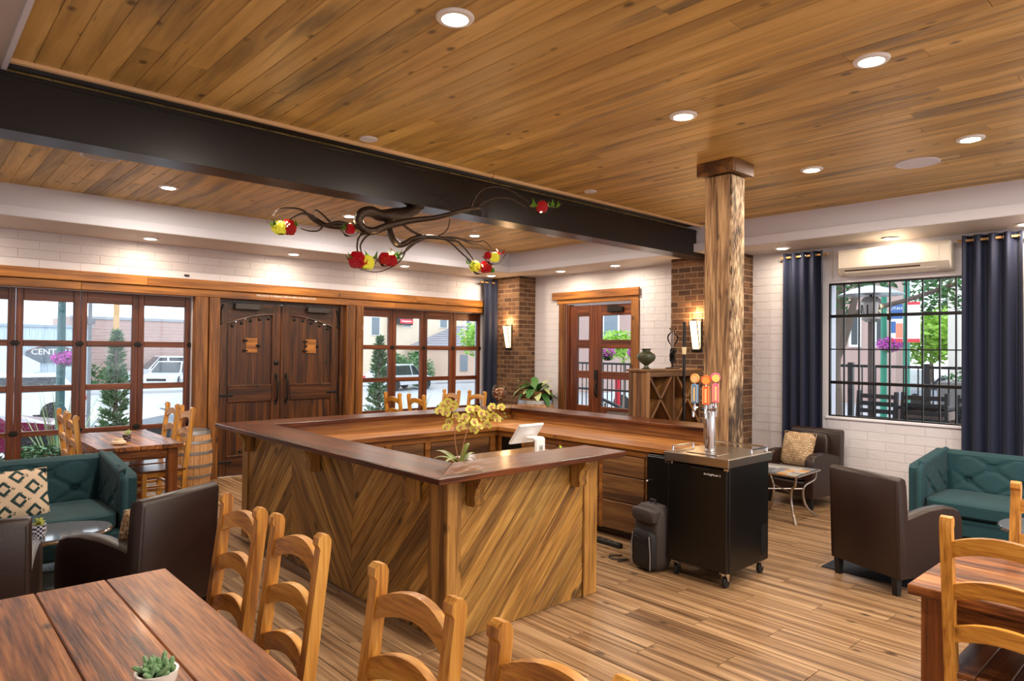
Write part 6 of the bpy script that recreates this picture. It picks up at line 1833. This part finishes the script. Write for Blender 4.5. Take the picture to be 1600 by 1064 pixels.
# string lights on the tree
fe = thing('patio_fence', 'black metal picket fence along the patio', 'fence', (12.0, .8, -.12))
for k in range(22): MB().box(-.009, .009, k * .21 - .009, k * .21 + .009, .1, 1.68).build('picket', M['black'], fe, smooth=0)
for z in (.1, 1.64): MB().box(-.02, .02, -.05, 4.5, z, z + .045).build('rail', M['black'], fe, smooth=0)
for y in (.9, 2.6, 3.75): MB().box(-.04, .04, y - .04, y + .04, 0, 1.72).build('post', M['black'], fe)
def slatchair(x, y, rz, label):
    o = thing('patio_chair', label, 'chair', (x, y, -.12), rz, 'black slatted patio chairs')
    for s in (-1, 1):
        MB().prism([(-.25, 0), (-.20, 0), (-.20, .5), (-.30, 1.36), (-.35, 1.36)], s * .25 - .02, s * .25 + .02, 'y').build('back_post', M['matblack'], o)
        MB().box(.2, .24, s * .25 - .02, s * .25 + .02, 0, .75).build('front_leg', M['matblack'], o)
        MB().box(-.24, .24, s * .25 - .03, s * .25 + .03, .74, .77, .005).build('armrest', M['matblack'], o)
    for k in range(7):
        t = k / 7
        MB().box(-.24 - .08 * t, -.225 - .08 * t, -.24, .24, .66 + .1 * k, .72 + .1 * k, .004).build('back_slat', M['matblack'], o)
    for k in range(6): MB().box(-.2 + k * .075, -.14 + k * .075, -.24, .24, .60, .62, .004).build('seat_slat', M['matblack'], o)
    return o
bpy.context.view_layer.update()
p0 = slatchair(9.75, 2.86, math.radians(185), 'black slatted patio chair at the middle of the barred window')
dup(p0, (9.65, 2.25, -.12), math.radians(176), 'black slatted patio chair at the right end of the barred window', 'black slatted patio chairs')
dup(p0, (9.6, 3.46, -.12), math.radians(172), 'black slatted patio chair at the left of the barred window beside the heater pole', 'black slatted patio chairs')
for i, (x, y, l) in enumerate(((10.5, 2.98, 'pale brown patio table behind the middle patio chair'), (10.35, 2.2, 'pale brown patio table at the right end of the barred window'))):
    o = thing('patio_table', l, 'table', (x, y, -.12), 0, 'patio tables')
    MB().box(-.35, .35, -.3, .3, 1.12, 1.16, .004).build('top', M['matblack'], o)
    for sx in (-1, 1):
        for sy in (-1, 1): MB().box(sx * .3 - .05, sx * .3 + .05, sy * .25 - .04, sy * .25 + .04, 0, 1.12, .004).build('leg', bpy.data.materials.get('pale_brown_leg') or simple('pale_brown_leg', (150, 128, 120), .7), o)
    MB().box(-.3, .3, -.28, .28, .98, 1.1, .004).build('apron', bpy.data.materials['pale_brown_leg'], o)
pn = thing('concrete_planter', 'grey concrete planter at the right end of the patio fence', 'planter', (12.4, 2.9, -.12))
MB().box(-.3, .3, -.5, .4, 0, 1.45, .02).build('tub', simple('grey_concrete', (140, 136, 132), .8), pn)
MB().leaves((0, 0, 1.52), (.3, .4, .12), 200, .04, R).build('foliage', M['leaf'], pn, smooth=0)
streetlamp(16, 5.38, GZ, 5.2, 'green street lamp, left of two outside the barred window', (26, 120, 96), [], None, 'green street lamps outside the barred window')
L2 = streetlamp(16, 4.93, GZ, 5.2, 'green street lamp with banners, right of two outside the barred window', (26, 120, 96), [(.0, .33, 2.52, .27)], None, 'green street lamps outside the barred window')
def banner(name, label, y0, y1, z0, z1, parts, words):
    o = thing(name, label, 'banner', (15.9, (y0 + y1) / 2, z0))
    w = (y0 - y1) / 2; h = z1 - z0
    MB().box(-.01, .01, -w, w, 0, h).build('cloth', M['signwhite'], o)
    for (a, b, c, d, mt) in parts: MB().box(-.014, -.008, -w + 2 * w * a, -w + 2 * w * b, h * c, h * d).build('printed_panel', mt, o)
    for (s_, sz, yy, zz, mt) in words:
        text('lettering', s_, sz, mt, o, T(-.016, yy, zz) @ Matrix(((0, 0, -1, 0), (-1, 0, 0, 0), (0, 1, 0, 0), (0, 0, 0, 1))), .001)
bl = simple('banner_blue', (60, 100, 160), .6); rd = simple('banner_red', (214, 60, 70), .6); orr = simple('banner_orange', (230, 140, 110), .6)
banner('street_banner', 'blue and white street banner reading UTAH left of the right lamp', 5.22, 4.97, 2.0, 2.82, [(0, 1, .62, 1, bl), (.0, .55, .12, .5, orr), (.55, 1, .25, .55, bl), (0, 1, 0, .1, rd)], [('UTAH', .085, .0, .73, M['signwhite'])])
banner('street_banner', 'white street banner with red bands right of the right lamp', 4.89, 4.64, 2.0, 2.86, [(0, 1, .0, .09, rd), (0, 1, .93, 1, rd)], [])
ob = thing('orange_flag', 'small orange pennant across the street', 'flag', (20, 4.95, 1.75))
MB().prism([(-.16, .5), (.2, .5), (.1, .0), (.05, -.2), (-.02, 0)], -.01, .01, 'x').tube([(0, .2, -2.3), (0, .2, .55)], .012, 6).build('cloth', simple('flag_orange', (240, 160, 60), .6), ob)
b3 = bld('corner_building', 'pink brick building with white-framed narrow windows beyond the barred window', 33, 34.6, 10.6, 16.9, 9, bpy.data.materials['far_pink_brick'])
for y in (.35, 1.45, 2.5):
    for z in (2.6, 5.6):
        f = MB().box(-.08, .02, y, y + .55, z, z + 1.6, .01).build('window', wt, b3); MB().box(-.11, -.07, y + .15, y + .42, z + .12, z + 1.5, .01).build('window_pane', M['carglass'], f)
sc_ = thing('stone_column', 'square cream stone column at the right of the barred window view', 'column', (14, 3.52, GZ))
MB().box(-.1, .1, -.1, .1, 0, 6, .01).build('shaft', simple('cream_stone', (214, 206, 196), .8), sc_)
MB().box(.5, .9, -1.6, -.14, 0, 6).build('side_wall', simple('tan_stone_wall', (176, 150, 124), .8, noise=.3), sc_)
car((46, 18.6, GZ), PI / 2 + .1, (206, 34, 52), 'red pickup truck driving past outside the barred window', 4.8, suv=True)
car((42, 12.6, GZ), .4, (206, 210, 216), 'pale car in the street between the two green lamps', 4.4)
car((31.5, 7.7, GZ), PI / 2 - .5, (150, 156, 166), 'grey car in the street right of the banner lamp', 4.5)
for i, (x, y, h, cr, mt, l) in enumerate(((38, 10.6, 4.6, 2.0, 'leaflime', 'lime green tree behind the two green lamps'), (36, 8.3, 4.6, 2.0, 'leaflime', 'round green tree behind the orange pennant'), (34, 6.5, 4.8, 2.0, 'leaf', 'green tree beside the cream stone column, across the street'), (40, 9.5, 6.6, 2.6, 'leaf', 'tall dark green tree far behind the banners'))):
    tree(x, y, GZ, h, cr, 1600, mt, l, 40 + i, .2, .12, grp=None)
